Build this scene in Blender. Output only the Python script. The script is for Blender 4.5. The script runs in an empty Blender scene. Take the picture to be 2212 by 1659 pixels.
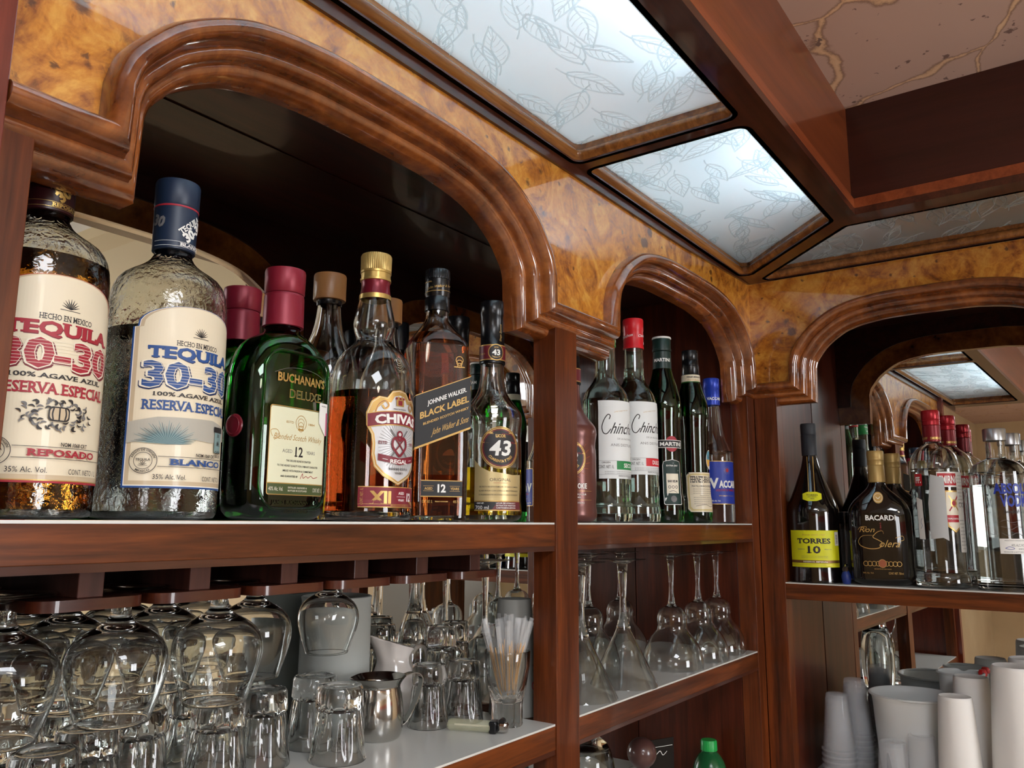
import bpy, bmesh, math, random
from mathutils import Vector, Matrix
from mathutils.geometry import tessellate_polygon
random.seed(7)
PI = math.pi
C = bpy.context.scene.collection
S = 0.62          # metres per survey unit
Z0 = 1.55         # eye height
XB, YA = 2.891, 1.0
def W(x, y, z): return Vector((x*S, y*S, Z0 + z*S))

# ---------------------------------------------------------------- camera, exposure, world
sc = bpy.context.scene
def look(yaw, pitch, roll):
    y, p, r = map(math.radians, (yaw, pitch, roll))
    f = Vector((math.cos(p)*math.cos(y), math.cos(p)*math.sin(y), math.sin(p)))
    r0 = Vector((math.sin(y), -math.cos(y), 0)); u0 = r0.cross(f)
    rr = math.cos(r)*r0 + math.sin(r)*u0; uu = -math.sin(r)*r0 + math.cos(r)*u0
    return Matrix((rr, uu, -f)).transposed().to_4x4()
cam = bpy.data.objects.new('camera', bpy.data.cameras.new('camera'))
cam.matrix_world = Matrix.Translation((0, 0, Z0)) @ look(35.85, 9.69, 0.29)
cam.data.sensor_width = 36; cam.data.lens = 1751.7/2212*36; cam.data.clip_start = 0.02
C.objects.link(cam); sc.camera = cam
sc.view_settings.view_transform = 'Standard'; sc.view_settings.look = 'None'
sc.view_settings.exposure = 0.08; sc.view_settings.gamma = 1.0
sc.cycles.max_bounces = 14; sc.cycles.transmission_bounces = 14; sc.cycles.glossy_bounces = 8
sc.cycles.diffuse_bounces = 4; sc.cycles.transparent_max_bounces = 12
sc.cycles.sample_clamp_indirect = 4.0; sc.cycles.use_denoising = True
w = bpy.data.worlds.new('world'); sc.world = w; w.use_nodes = True
w.node_tree.nodes['Background'].inputs[0].default_value = (0.75, 0.82, 0.95, 1)
w.node_tree.nodes['Background'].inputs[1].default_value = 0.3
MIRROR_TILT = -1.15
WINDOW_POWER, FILL_WINDOW_POWER, TUBE_POWER, ROOM_LAMP, ADDED_PANEL_POWER = 18.0, 11.0, 54.0, 18.0, 18.0

# ---------------------------------------------------------------- materials
MATS = {}
def srgb(r, g, b):
    f = lambda c: (c/255/12.92) if c/255 <= .04045 else ((c/255+.055)/1.055)**2.4
    return (f(r), f(g), f(b), 1)
def mat(name, col=(200, 200, 200), rough=.5, metal=0, trans=0, ior=1.45, coat=0, emit=0, spec=.5):
    if name in MATS: return MATS[name]
    m = bpy.data.materials.new(name); m.use_nodes = True
    b = m.node_tree.nodes['Principled BSDF']; I = b.inputs
    c = srgb(*col)
    I['Base Color'].default_value = c; I['Roughness'].default_value = rough; I['Metallic'].default_value = metal
    I['Transmission Weight'].default_value = trans; I['IOR'].default_value = ior
    I['Coat Weight'].default_value = coat; I['Coat Roughness'].default_value = .06
    I['Specular IOR Level'].default_value = spec
    if emit: I['Emission Color'].default_value = c; I['Emission Strength'].default_value = emit
    MATS[name] = m
    return m
def N(m, t, **kw):
    n = m.node_tree.nodes.new(t)
    for k, v in kw.items():
        if k in n.inputs.keys(): n.inputs[k].default_value = v
        else: setattr(n, k, v)
    return n
def ramp(m, fac, stops):
    r = N(m, 'ShaderNodeValToRGB'); m.node_tree.links.new(fac, r.inputs[0])
    el = r.color_ramp.elements
    while len(el) < len(stops): el.new(.5)
    for e, (p, c) in zip(el, stops): e.position = p; e.color = srgb(*c)
    return r
def coords(m, sx, sy, sz):
    L = m.node_tree.links.new
    tc = N(m, 'ShaderNodeTexCoord'); mp = N(m, 'ShaderNodeMapping')
    mp.inputs['Scale'].default_value = (sx, sy, sz)
    L(tc.outputs['Object'], mp.inputs[0]); return mp.outputs[0]
def bump(m, h, strength=.1, dist=.001):
    b = N(m, 'ShaderNodeBump'); b.inputs['Strength'].default_value = strength; b.inputs['Distance'].default_value = dist
    m.node_tree.links.new(h, b.inputs['Height'])
    m.node_tree.links.new(b.outputs[0], m.node_tree.nodes['Principled BSDF'].inputs['Normal'])
def wood(name, dark, light, axis='x', rough=.35, coat=.5, scale=1.0):
    if name in MATS: return MATS[name]
    m = mat(name, rough=rough, coat=coat); L = m.node_tree.links.new
    s = {'x': (3, 45, 45), 'y': (45, 3, 45), 'z': (45, 45, 3), 'n': (14, 14, 14)}[axis]
    v = coords(m, *[k*scale for k in s])
    n = N(m, 'ShaderNodeTexNoise', Scale=1.0, Detail=6, Roughness=.6, Distortion=.6); L(v, n.inputs[0])
    n2 = N(m, 'ShaderNodeTexNoise', Scale=5.0, Detail=3, Roughness=.6); L(v, n2.inputs[0])
    mx = N(m, 'ShaderNodeMath', operation='MULTIPLY_ADD'); mx.inputs[1].default_value = .35
    L(n2.outputs[0], mx.inputs[0]); L(n.outputs[0], mx.inputs[2])
    mid = tuple((a+b)/2 for a, b in zip(dark, light))
    r = ramp(m, mx.outputs[0], [(.45, dark), (.66, mid), (.9, light)])
    L(r.outputs[0], m.node_tree.nodes['Principled BSDF'].inputs['Base Color'])
    m.node_tree.nodes['Principled BSDF'].inputs['Specular IOR Level'].default_value = .3
    bump(m, mx.outputs[0], .06 if axis != 'n' else .015, .0006)
    return m
def burl():
    m = mat('burl_veneer', rough=.35, coat=.8); L = m.node_tree.links.new
    v = coords(m, 1, 1, 1)
    m.node_tree.nodes['Principled BSDF'].inputs['Coat IOR'].default_value = 2.0; m.node_tree.nodes['Principled BSDF'].inputs['Coat Roughness'].default_value = .03
    n = N(m, 'ShaderNodeTexNoise', Scale=9.0, Detail=5, Roughness=.62, Distortion=3.2); L(v, n.inputs[0])
    n3 = N(m, 'ShaderNodeTexNoise', Scale=45.0, Detail=4, Roughness=.6, Distortion=2.5); L(v, n3.inputs[0])
    a = N(m, 'ShaderNodeMath', operation='MULTIPLY_ADD'); a.inputs[1].default_value = .4
    L(n3.outputs[0], a.inputs[0]); L(n.outputs[0], a.inputs[2])
    base = ramp(m, a.outputs[0], [(.42, (84, 38, 10)), (.55, (144, 80, 22)), (.7, (190, 120, 36)), (.88, (216, 156, 66))])
    # knots, in clusters
    wv = N(m, 'ShaderNodeVectorMath', operation='MULTIPLY_ADD'); L(n3.outputs['Color'], wv.inputs[0]); wv.inputs[1].default_value = (.012, .012, .012); L(v, wv.inputs[2])
    vo = N(m, 'ShaderNodeTexVoronoi', Scale=30.0); L(wv.outputs[0], vo.inputs[0])
    cl = N(m, 'ShaderNodeTexNoise', Scale=5.0, Detail=1); L(v, cl.inputs[0])
    th = N(m, 'ShaderNodeMapRange'); L(cl.outputs[0], th.inputs[0])
    for k, q in zip(('From Min', 'From Max', 'To Min', 'To Max'), (.42, .7, 0.0, .30)): th.inputs[k].default_value = q
    df = N(m, 'ShaderNodeMath', operation='SUBTRACT'); L(vo.outputs['Distance'], df.inputs[0]); L(th.outputs[0], df.inputs[1])
    kr = N(m, 'ShaderNodeMapRange'); L(df.outputs[0], kr.inputs[0])
    for k, q in zip(('From Min', 'From Max', 'To Min', 'To Max'), (-.06, .05, .85, 0.0)): kr.inputs[k].default_value = q
    mx = N(m, 'ShaderNodeMix', data_type='RGBA'); L(kr.outputs[0], mx.inputs[0]); L(base.outputs[0], mx.inputs[6]); mx.inputs[7].default_value = srgb(70, 32, 12)
    # small dark eyes
    vo2 = N(m, 'ShaderNodeTexVoronoi', Scale=34.0, Randomness=1.0); L(wv.outputs[0], vo2.inputs[0])
    k2 = N(m, 'ShaderNodeMapRange'); L(vo2.outputs['Distance'], k2.inputs[0])
    for k, q in zip(('From Min', 'From Max', 'To Min', 'To Max'), (.07, .14, .8, 0.0)): k2.inputs[k].default_value = q
    mx2 = N(m, 'ShaderNodeMix', data_type='RGBA'); L(k2.outputs[0], mx2.inputs[0]); L(mx.outputs[2], mx2.inputs[6]); mx2.inputs[7].default_value = srgb(74, 40, 20)
    L(mx2.outputs[2], m.node_tree.nodes['Principled BSDF'].inputs['Base Color'])
    return m
BURL = burl()
WX = wood('red_wood_along', (46, 19, 7), (122, 62, 24), 'x', coat=.2)
WY = wood('red_wood_along_b', (50, 21, 8), (126, 64, 25), 'y', coat=.2)
WZ = wood('red_wood_upright', (54, 22, 8), (118, 58, 24), 'z', coat=.2)
MOULD = wood('moulding_wood', (74, 32, 12), (158, 90, 40), 'n', rough=.25, coat=1.0)
MOULD.node_tree.nodes['Principled BSDF'].inputs['Coat IOR'].default_value = 1.75; MOULD.node_tree.nodes['Principled BSDF'].inputs['Coat Roughness'].default_value = .04
DARKW = wood('dark_canopy_wood', (48, 22, 14), (82, 42, 26), 'x', rough=.3, coat=.6)
TRIMW = wood('canopy_trim_wood', (92, 50, 20), (168, 112, 56), 'x', rough=.25, coat=.8)
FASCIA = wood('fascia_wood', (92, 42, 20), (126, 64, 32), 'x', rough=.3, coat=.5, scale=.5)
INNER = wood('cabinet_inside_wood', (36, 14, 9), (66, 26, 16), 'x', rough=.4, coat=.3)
PANELW = wood('side_panel_wood', (52, 18, 9), (96, 40, 20), 'z', rough=.32, coat=.15)
WHITE = mat('white_laminate', (214, 216, 212), .25, coat=.2)
MIRROR = mat('mirror_silver', (225, 228, 226), .0, metal=1)
GLASS = mat('clear_glass', (250, 252, 251), 0, trans=1, ior=1.47)
BARGLASS = mat('bar_glass', (252, 254, 253), 0, trans=1, ior=1.5)
LIMEGLASS = mat('pale_green_glass', (232, 246, 240), 0, trans=1, ior=1.47)
GREEN = mat('green_glass', (40, 150, 50), 0, trans=1, ior=1.5)
DKGREEN = mat('dark_green_glass', (38, 120, 52), .0, trans=1, ior=1.5)
BLACKG = mat('black_bottle_glass', (14, 10, 9), .04, coat=.5)
METAL = mat('polished_steel', (190, 188, 184), .12, metal=1)
GOLD = mat('gold_foil', (196, 164, 96), .35, metal=.7)
GOLDCAP = mat('gold_cap', (190, 160, 96), .35, metal=.5)
BLACK = mat('black_plastic', (16, 17, 20), .25)
CREAM = mat('cream_ink', (232, 224, 204), .5)
INKR = mat('red_ink', (158, 36, 50), .5); INKDR = mat('dark_red_ink', (110, 20, 34), .5)
INKB = mat('blue_ink', (38, 74, 134), .5); INKDB = mat('dark_blue_ink', (24, 40, 82), .5)
INKK = mat('black_ink', (36, 32, 34), .5); INKG = mat('grey_ink', (110, 108, 108), .5)
INKW = mat('white_ink', (236, 236, 232), .5); INKGO = mat('gold_ink', (186, 150, 86), .35, metal=.5)
def textured_glass(name, col):
    m = mat(name, col, 0, trans=1, ior=1.47)
    v = coords(m, 1, 1, 1); L = m.node_tree.links.new
    n = N(m, 'ShaderNodeTexNoise', Scale=120.0, Detail=2, Roughness=.5, Distortion=.8); L(v, n.inputs[0])
    bump(m, n.outputs[0], .5, .0012); return m
TEXG = textured_glass('hammered_glass', (250, 252, 250))
def liquid(name, col, dens):
    m = bpy.data.materials.new(name); m.use_nodes = True; L = m.node_tree.links.new
    b = m.node_tree.nodes['Principled BSDF']; b.inputs['Base Color'].default_value = srgb(*col)
    b.inputs['Roughness'].default_value = 0; b.inputs['Transmission Weight'].default_value = 1; b.inputs['IOR'].default_value = 1.34
    return m
LQ_AMBER = liquid('whisky_amber', (168, 78, 30), 1); LQ_REP = liquid('golden_tequila', (190, 124, 40), 1)
LQ_CLEAR = liquid('clear_spirit', (250, 252, 250), 1); LQ_43 = liquid('yellow_liqueur', (255, 214, 36), 1)
LQ_DK = liquid('dark_liquor', (60, 70, 24), 1)

# ---------------------------------------------------------------- object helpers
def tag(o, label=None, cat=None, group=None, kind=None):
    for k, v in (('label', label), ('category', cat), ('group', group), ('kind', kind)):
        if v: o[k] = v
    return o
def thing(name, label, cat, loc=(0, 0, 0), rz=0, group=None):
    o = bpy.data.objects.new(name, None); o.empty_display_size = .02
    o.location = loc; o.rotation_euler = (0, 0, rz); C.objects.link(o); return tag(o, label, cat, group)
def link(name, me, mats, parent=None, smooth=False):
    for m in (mats if isinstance(mats, (list, tuple)) else [mats]): me.materials.append(m)
    if smooth:
        for p in me.polygons: p.use_smooth = True
    o = bpy.data.objects.new(name, me); C.objects.link(o)
    if parent: o.parent = parent
    return o
def finish(bm, name, angle=None):
    bmesh.ops.remove_doubles(bm, verts=bm.verts, dist=1e-6)
    bmesh.ops.recalc_face_normals(bm, faces=bm.faces)
    if angle is not None:
        for f in bm.faces: f.smooth = True
        for e in bm.edges:
            if len(e.link_faces) == 2 and e.calc_face_angle(0) > math.radians(angle): e.smooth = False
    me = bpy.data.meshes.new(name); bm.to_mesh(me); bm.free(); return me
def obj(name, bm, m, parent=None, angle=None):
    return link(name, finish(bm, name, angle), m, parent)
def add_box(bm, a, b, bevel=0):
    lo = [min(a[i], b[i]) for i in range(3)]; hi = [max(a[i], b[i]) for i in range(3)]
    vs = [bm.verts.new((x, y, z)) for x in (lo[0], hi[0]) for y in (lo[1], hi[1]) for z in (lo[2], hi[2])]
    fs = [bm.faces.new([vs[i] for i in q]) for q in ((0, 1, 3, 2), (4, 6, 7, 5), (0, 4, 5, 1), (2, 3, 7, 6), (0, 2, 6, 4), (1, 5, 7, 3))]
    if bevel:
        es = list({e for f in fs for e in f.edges})
        bmesh.ops.bevel(bm, geom=es, offset=bevel, segments=2, affect='EDGES', profile=.5)
def box(name, a, b, m, parent=None, bevel=0.0008, world=True):
    bm = bmesh.new()
    add_box(bm, W(*a) if world else a, W(*b) if world else b, bevel); return obj(name, bm, m, parent)
def sect(n, seg, t):
    """unit superellipse"""
    c, s = math.cos(t), math.sin(t)
    e = 2.0/n
    return (math.copysign(abs(c)**e, c), math.copysign(abs(s)**e, s))
def loft(bm, rows, seg=48, closed=True, mod=None):
    """rows (r, z[, n[, yratio]]) ; r=0 rows become poles."""
    rings = []
    for row in rows:
        r, z = row[0], row[1]; n = row[2] if len(row) > 2 else 2; k = row[3] if len(row) > 3 else 1
        if r <= 1e-6: rings.append([bm.verts.new((0, 0, z))]); continue
        ring = []
        for i in range(seg):
            t = 2*PI*i/seg; x, y = sect(n, seg, t); q = mod(t, r, z) if mod else 1
            ring.append(bm.verts.new((r*x*q, r*k*y*q, z)))
        rings.append(ring)
    def join(a, b):
        if len(a) == 1 and len(b) == 1: return
        for i in range(seg):
            j = (i+1) % seg
            if len(a) == 1: bm.faces.new((a[0], b[i], b[j]))
            elif len(b) == 1: bm.faces.new((a[i], b[0], a[j]))
            else: bm.faces.new((a[i], b[i], b[j], a[j]))
    for a, b in zip(rings, rings[1:]): join(a, b)
    if closed and len(rings[0]) > 1 and len(rings[-1]) > 1: join(rings[-1], rings[0])
def lathe(name, rows, m, parent=None, seg=48, closed=False, mod=None, angle=40):
    bm = bmesh.new(); loft(bm, rows, seg, closed, mod); return obj(name, bm, m, parent, angle)
def smooth_rows(rows, k=3):
    """Catmull-Rom through (r,z,...) rows"""
    out = []
    n = len(rows)
    for i in range(n-1):
        p0, p1, p2, p3 = rows[max(i-1, 0)], rows[i], rows[i+1], rows[min(i+2, n-1)]
        for j in range(k):
            t = j/k
            out.append(tuple(.5*((2*b) + (-a+c)*t + (2*a-5*b+4*c-d)*t*t + (-a+3*b-3*c+d)*t**3) for a, b, c, d in zip(p0, p1, p2, p3)))
    out.append(tuple(rows[-1])); return out
def add_tube(bm, pts, r, seg=10, cap=True, flat=1.0):
    pts = [Vector(p) for p in pts]; rings = []; up = Vector((0, 0, 1))
    rs = r if isinstance(r, (list, tuple)) else [r]*len(pts)
    prev = None
    for i, p in enumerate(pts):
        t = (pts[min(i+1, len(pts)-1)] - pts[max(i-1, 0)]).normalized()
        if prev is None: a = t.cross(up) if abs(t.z) < .95 else t.cross(Vector((1, 0, 0)))
        else: a = prev - t*prev.dot(t)
        a.normalize(); b = t.cross(a); prev = a
        rings.append([bm.verts.new(p + rs[i]*(math.cos(2*PI*k/seg)*a + math.sin(2*PI*k/seg)*b*flat)) for k in range(seg)])
    for A, B in zip(rings, rings[1:]):
        for k in range(seg): bm.faces.new((A[k], B[k], B[(k+1) % seg], A[(k+1) % seg]))
    if cap: bm.faces.new(rings[0][::-1]); bm.faces.new(rings[-1])
def extrude_poly(bm, pts, fn, y0, y1):
    """pts 2-D outline, fn(a,z,y)->Vector; prism between y0 and y1"""
    A = [bm.verts.new(fn(p[0], p[1], y0)) for p in pts]; B = [bm.verts.new(fn(p[0], p[1], y1)) for p in pts]
    tris = tessellate_polygon([[Vector((p[0], p[1], 0)) for p in pts]])
    for t in tris:
        bm.faces.new([A[i] for i in t]); bm.faces.new([B[i] for i in reversed(t)])
    n = len(pts)
    for i in range(n): bm.faces.new((A[i], A[(i+1) % n], B[(i+1) % n], B[i]))
def copy_tree(o, parent=None):
    c = o.copy(); C.objects.link(c); c.parent = parent
    for ch in [q for q in bpy.data.objects if q.parent == o]: copy_tree(ch, c)
    return c
def dup(src, loc, label=None, group=None, rz=None, scale=None):
    c = copy_tree(src); c.location = loc
    if rz is not None: c.rotation_euler = (0, 0, rz)
    if label: c['label'] = label
    if group: c['group'] = group
    return c

# ---------------------------------------------------------------- printed labels
_tc = {}
def text_geo(s, bold=0.0):
    key = (s, bold)
    if key in _tc: return _tc[key]
    cu = bpy.data.curves.new('t', 'FONT'); cu.body = s; cu.size = 1; cu.resolution_u = 2; cu.offset = bold; cu.fill_mode = 'FRONT'
    o = bpy.data.objects.new('t', cu); C.objects.link(o)
    bpy.context.view_layer.update()
    me = o.evaluated_get(bpy.context.evaluated_depsgraph_get()).to_mesh()
    vs = [(v.co.x, v.co.y) for v in me.vertices]; fs = [tuple(p.vertices) for p in me.polygons]
    bpy.data.objects.remove(o); bpy.data.curves.remove(cu)
    if vs:
        x0 = min(v[0] for v in vs); x1 = max(v[0] for v in vs)
        vs = [(v[0]-x0, v[1]) for v in vs]; w = x1-x0
    else: w = 1
    _tc[key] = (vs, fs, w); return _tc[key]
SERIFS = {'T': [(.5, 'b'), (.06, 'v'), (.94, 'v')], 'I': [(.5, 'tb')], 'L': [(.12, 'tb'), (.95, 'v2')], 'E': [(.12, 'tb')], 'N': [(.12, 'tb'), (.88, 'tb')],
          'H': [(.12, 'tb'), (.88, 'tb')], 'M': [(.1, 'tb'), (.9, 'tb')], 'A': [(.06, 'b'), (.94, 'b')], 'R': [(.12, 'tb'), (.92, 'b')], 'P': [(.12, 'tb')],
          'D': [(.12, 'tb')], 'B': [(.12, 'tb')], 'U': [(.12, 't'), (.88, 't')], 'V': [(.06, 't'), (.94, 't')], 'X': [(.08, 'tb'), (.92, 'tb')], 'K': [(.12, 'tb'), (.9, 'tb')], '1': [(.55, 'b')], 'F': [(.12, 'tb')]}
class Label:
    """a flat printed sheet, later laid on a surface; u right, v up, metres"""
    def __init__(self): self.items = []; self.lv = 0
    def poly(self, pts, m, lift=True):
        if lift: self.lv += 1
        tris = tessellate_polygon([[Vector((p[0], p[1], 0)) for p in pts]])
        self.items.append((list(pts), [tuple(t) for t in tris], m, self.lv)); return self
    def rect(self, x0, y0, x1, y1, m): return self.poly([(x0, y0), (x1, y0), (x1, y1), (x0, y1)], m)
    def disc(self, x, y, r, m, ry=None, n=28):
        ry = ry or r
        return self.poly([(x+r*math.cos(2*PI*i/n), y+ry*math.sin(2*PI*i/n)) for i in range(n)], m)
    def ring(self, x, y, r, w, m, n=32):
        self.lv += 1
        vs = [(x+q*math.cos(2*PI*i/n), y+q*math.sin(2*PI*i/n)) for i in range(n) for q in (r, r-w)]
        fs = [(2*i, (2*i+2) % (2*n), (2*i+3) % (2*n), 2*i+1) for i in range(n)]
        self.items.append((vs, fs, m, self.lv)); return self
    def line(self, pts, wd, m, curve=False, taper=False):
        if curve: pts = [p for p in smooth_rows([(float(a), float(b)) for a, b in pts], 6)]
        self.lv += 1; vs = []; n = len(pts)
        for i, p in enumerate(pts):
            a, b = pts[max(i-1, 0)], pts[min(i+1, n-1)]
            dx, dy = b[0]-a[0], b[1]-a[1]; L = math.hypot(dx, dy) or 1
            ww = wd*(.25+.75*math.sin(PI*min(1, max(0, i/(n-1))))) if taper else wd
            vs += [(p[0]-dy/L*ww/2, p[1]+dx/L*ww/2), (p[0]+dy/L*ww/2, p[1]-dx/L*ww/2)]
        self.items.append((vs, [(2*i, 2*i+1, 2*i+3, 2*i+2) for i in range(n-1)], m, self.lv)); return self
    def text(self, s, x, y, h, m, w=None, bold=0.02, shear=0, arc=None, align='c', slab=False, rot=0, lift=True, slope=0):
        """h = cap height; (x,y) centre of the line"""
        if lift: self.lv += 1
        extra = max(0, bold-.022); bold = min(bold, .022)
        vs, fs, tw = text_geo(s, bold); k = h/.72
        sx = (w/tw) if w else k
        W_ = tw*sx; off = {'c': -W_/2, 'l': 0, 'r': -W_}[align]
        sets = [(vs, fs)]
        if extra:
            for dx, dy in ((-1, 0), (1, 0), (0, .8), (0, -.8), (-.7, .6), (.7, .6), (-.7, -.6), (.7, -.6)): sets.append(([(a+dx*extra*.85, b+dy*extra*.85) for a, b in vs], fs))
        if slab:
            for i, ch in enumerate(s):
                end = text_geo(s[:i+1], bold)[2] if s[:i+1].strip() else 0
                cw = text_geo(ch, bold)[2] if ch != ' ' else 0
                if ch.upper() in SERIFS:
                    hh = .72 if ch.isupper() or ch.isdigit() else .55
                    for fx, kd in SERIFS[ch.upper()]:
                        xc = end-cw+cw*fx; t = .075
                        if 'v' in kd: q = [(xc-.05, hh-.24), (xc+.05, hh-.24), (xc+.05, hh), (xc-.05, hh)] if kd == 'v' else [(xc-.05, 0), (xc+.05, 0), (xc+.05, .24), (xc-.05, .24)]; sets.append((q, [(0, 1, 2, 3)]))
                        else:
                            for c_ in kd:
                                y0 = 0 if c_ == 'b' else hh-t
                                sets.append(([(xc-.16, y0), (xc+.16, y0), (xc+.16, y0+t), (xc-.16, y0+t)], [(0, 1, 2, 3)]))
        for vs, fs in sets:
            out = []
            for a, b in vs:
                u = a*sx+off; v = (b-.36)*k
                u += v*shear; v += u*slope
                if arc:
                    R = arc; th = u/abs(R)
                    u2 = x+(abs(R)+(v if R > 0 else -v))*math.sin(th)
                    v2 = y + (R+v)*math.cos(th)-R if R > 0 else y-((abs(R)-v)*math.cos(th)-abs(R))
                    out.append((u2, v2))
                else:
                    if rot: u, v = u*math.cos(rot)-v*math.sin(rot), u*math.sin(rot)+v*math.cos(rot)
                    out.append((x+u, y+v))
            self.items.append((out, fs, m, self.lv)); self.lv += .12
        return self
    def lay(self, name, surf, parent, step=.0025, thick=.000018):
        """surf(u,v,lift)->Vector"""
        mats = []; bm = bmesh.new()
        for vs, fs, m, lv in self.items:
            if m not in mats: mats.append(m)
            b2 = bmesh.new(); V = [b2.verts.new((a, b, lv*thick)) for a, b in vs]
            for f in fs:
                if len(set(f)) < 3: continue
                try: b2.faces.new([V[i] for i in f])
                except ValueError: pass
            x0 = min(v[0] for v in vs); x1 = max(v[0] for v in vs)
            if step:
                k = math.ceil(x0/step)
                while k*step < x1:
                    if k*step > x0+1e-6:
                        bmesh.ops.bisect_plane(b2, geom=b2.verts[:]+b2.edges[:]+b2.faces[:], plane_co=(k*step, 0, 0), plane_no=(1, 0, 0), dist=1e-7)
                    k += 1
                y0 = min(v[1] for v in vs); y1 = max(v[1] for v in vs)
                if y1-y0 > .02:
                    k = math.ceil(y0/.008)
                    while k*.008 < y1:
                        bmesh.ops.bisect_plane(b2, geom=b2.verts[:]+b2.edges[:]+b2.faces[:], plane_co=(0, k*.008, 0), plane_no=(0, 1, 0), dist=1e-7)
                        k += 1
            mi = mats.index(m); mp = {}
            for v in b2.verts: mp[v] = bm.verts.new(surf(v.co.x, v.co.y, v.co.z))
            for f in b2.faces:
                try: nf = bm.faces.new([mp[v] for v in f.verts]); nf.material_index = mi
                except ValueError: pass
            b2.free()
        me = bpy.data.meshes.new(name); bm.to_mesh(me); bm.free()
        return link(name, me, mats, parent)
def round_surf(R, off=.0003, az=0.0):
    """R number or function of v; az rotates the label centre, 0 = local -Y"""
    def f(u, v, l):
        r = R(v) if callable(R) else R
        t = u/(r) + az; q = r+off+l
        return Vector((q*math.sin(t), -q*math.cos(t), v))
    return f
def prof_r(rows):
    rows = sorted([(q[1], q[0]) for q in rows if q[0] > 1e-4])
    def f(z):
        if z <= rows[0][0]: return rows[0][1]
        for (z0, r0), (z1, r1) in zip(rows, rows[1:]):
            if z <= z1: return r0+(r1-r0)*(z-z0)/max(1e-9, z1-z0)
        return rows[-1][1]
    return f
def flat_surf(rx, ry, n, off=.0003):
    def f(u, v, l):
        a = min(1, abs(u/rx)); y = ry*(1-a**n)**(1/n)
        return Vector((u, -(y+off+l), v))
    return f

# ---------------------------------------------------------------- bottle builder
def bottle(name, label, pos, z, prof, glass, wall=.0025, liq=None, rz=0, group=None, seg=64, cat='bottle', sm=2):
    """pos survey units; prof bottom->top (r,z[,n,k]) metres"""
    t = thing(name, label, cat, (pos[0]*S, pos[1]*S, Z0+z*S), rz, group)
    full = [tuple(q)+(2, 1)[len(q)-2:] if len(q) < 4 else tuple(q) for q in prof]
    full = [(q[0], q[1], q[2], q[3]) for q in full]
    sr = smooth_rows(full, sm) if sm > 1 else full
    n0, k0 = full[0][2], full[0][3]
    outer = [(0, .0008, n0, k0), (full[0][0]*.7, .0004, n0, k0)] + sr
    inner = []
    wl = wall if not callable(wall) else wall(0)
    for q in reversed(sr):
        if q[1] < wl*2.5: continue
        r = q[0]-wl; ky = (q[0]*q[3]-wl)/r
        inner.append((r, q[1], q[2], ky))
    lo = inner[-1]
    inner += [(lo[0]*.8, lo[1]-.0008, lo[2], lo[3]), (0, lo[1]-.0008 if lo[1] > .002 else lo[1], lo[2], lo[3])]
    bm = bmesh.new(); loft(bm, outer + ([] if glass is BLACKG else inner), seg, False)
    obj('glass_body', bm, glass, t, 50)
    if liq:
        lev, lm = liq
        rows = [(q[0]+.0002, q[1], q[2], q[3]) for q in reversed(inner[:-2]) if q[1] <= lev]
        pr = prof_r([(q[0], q[1]) for q in inner])
        last = rows[-1]; rows.append((pr(lev)+.0002, lev, last[2], last[3]))
        b0 = rows[0]
        rows = [(0, b0[1]-.0007, b0[2], b0[3]), (b0[0]*.8, b0[1]-.0007, b0[2], b0[3])] + rows + [(0, lev, last[2], last[3])]
        lathe('liquid', rows, lm, t, seg, False)
    return t, prof_r(full)
def ridged(n, amp):
    return lambda t, r, z: 1+amp*(1 if math.cos(n*t) > 0 else -1)

# ================================================================ THE ROOM
ZF, ZC, ZCAN = -2.5, 1.215, 0.88            # floor, stone ceiling, underside of the canopy
def struct(name, bm, m): return tag(obj(name, bm, m), kind='structure')
def sbox(name, a, b, m):
    bm = bmesh.new(); add_box(bm, W(*a), W(*b)); return struct(name, bm, m)
def plaster():
    m = mat('beige_plaster', (196, 172, 136), .75); v = coords(m, 1, 1, 1); L = m.node_tree.links.new
    n = N(m, 'ShaderNodeTexNoise', Scale=2.5, Detail=4); L(v, n.inputs[0])
    r = ramp(m, n.outputs[0], [(.3, (186, 160, 124)), (.7, (206, 182, 146))])
    L(r.outputs[0], m.node_tree.nodes['Principled BSDF'].inputs['Base Color']); bump(m, n.outputs[0], .05); return m
def dado():
    """back wall: grey foot, red-orange band, beige above (paint changes with height)"""
    m = mat('painted_plaster', (196, 172, 136), .7); L = m.node_tree.links.new
    g = N(m, 'ShaderNodeNewGeometry'); s = N(m, 'ShaderNodeSeparateXYZ'); L(g.outputs['Position'], s.inputs[0])
    mr = N(m, 'ShaderNodeMapRange'); mr.inputs['From Max'].default_value = 2.5; L(s.outputs['Z'], mr.inputs[0])
    r = ramp(m, mr.outputs[0], [(0, (150, 146, 142)), (.60, (176, 66, 36)), (.70, (200, 176, 140))]); r.color_ramp.interpolation = 'CONSTANT'
    L(r.outputs[0], m.node_tree.nodes['Principled BSDF'].inputs['Base Color']); return m
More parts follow.
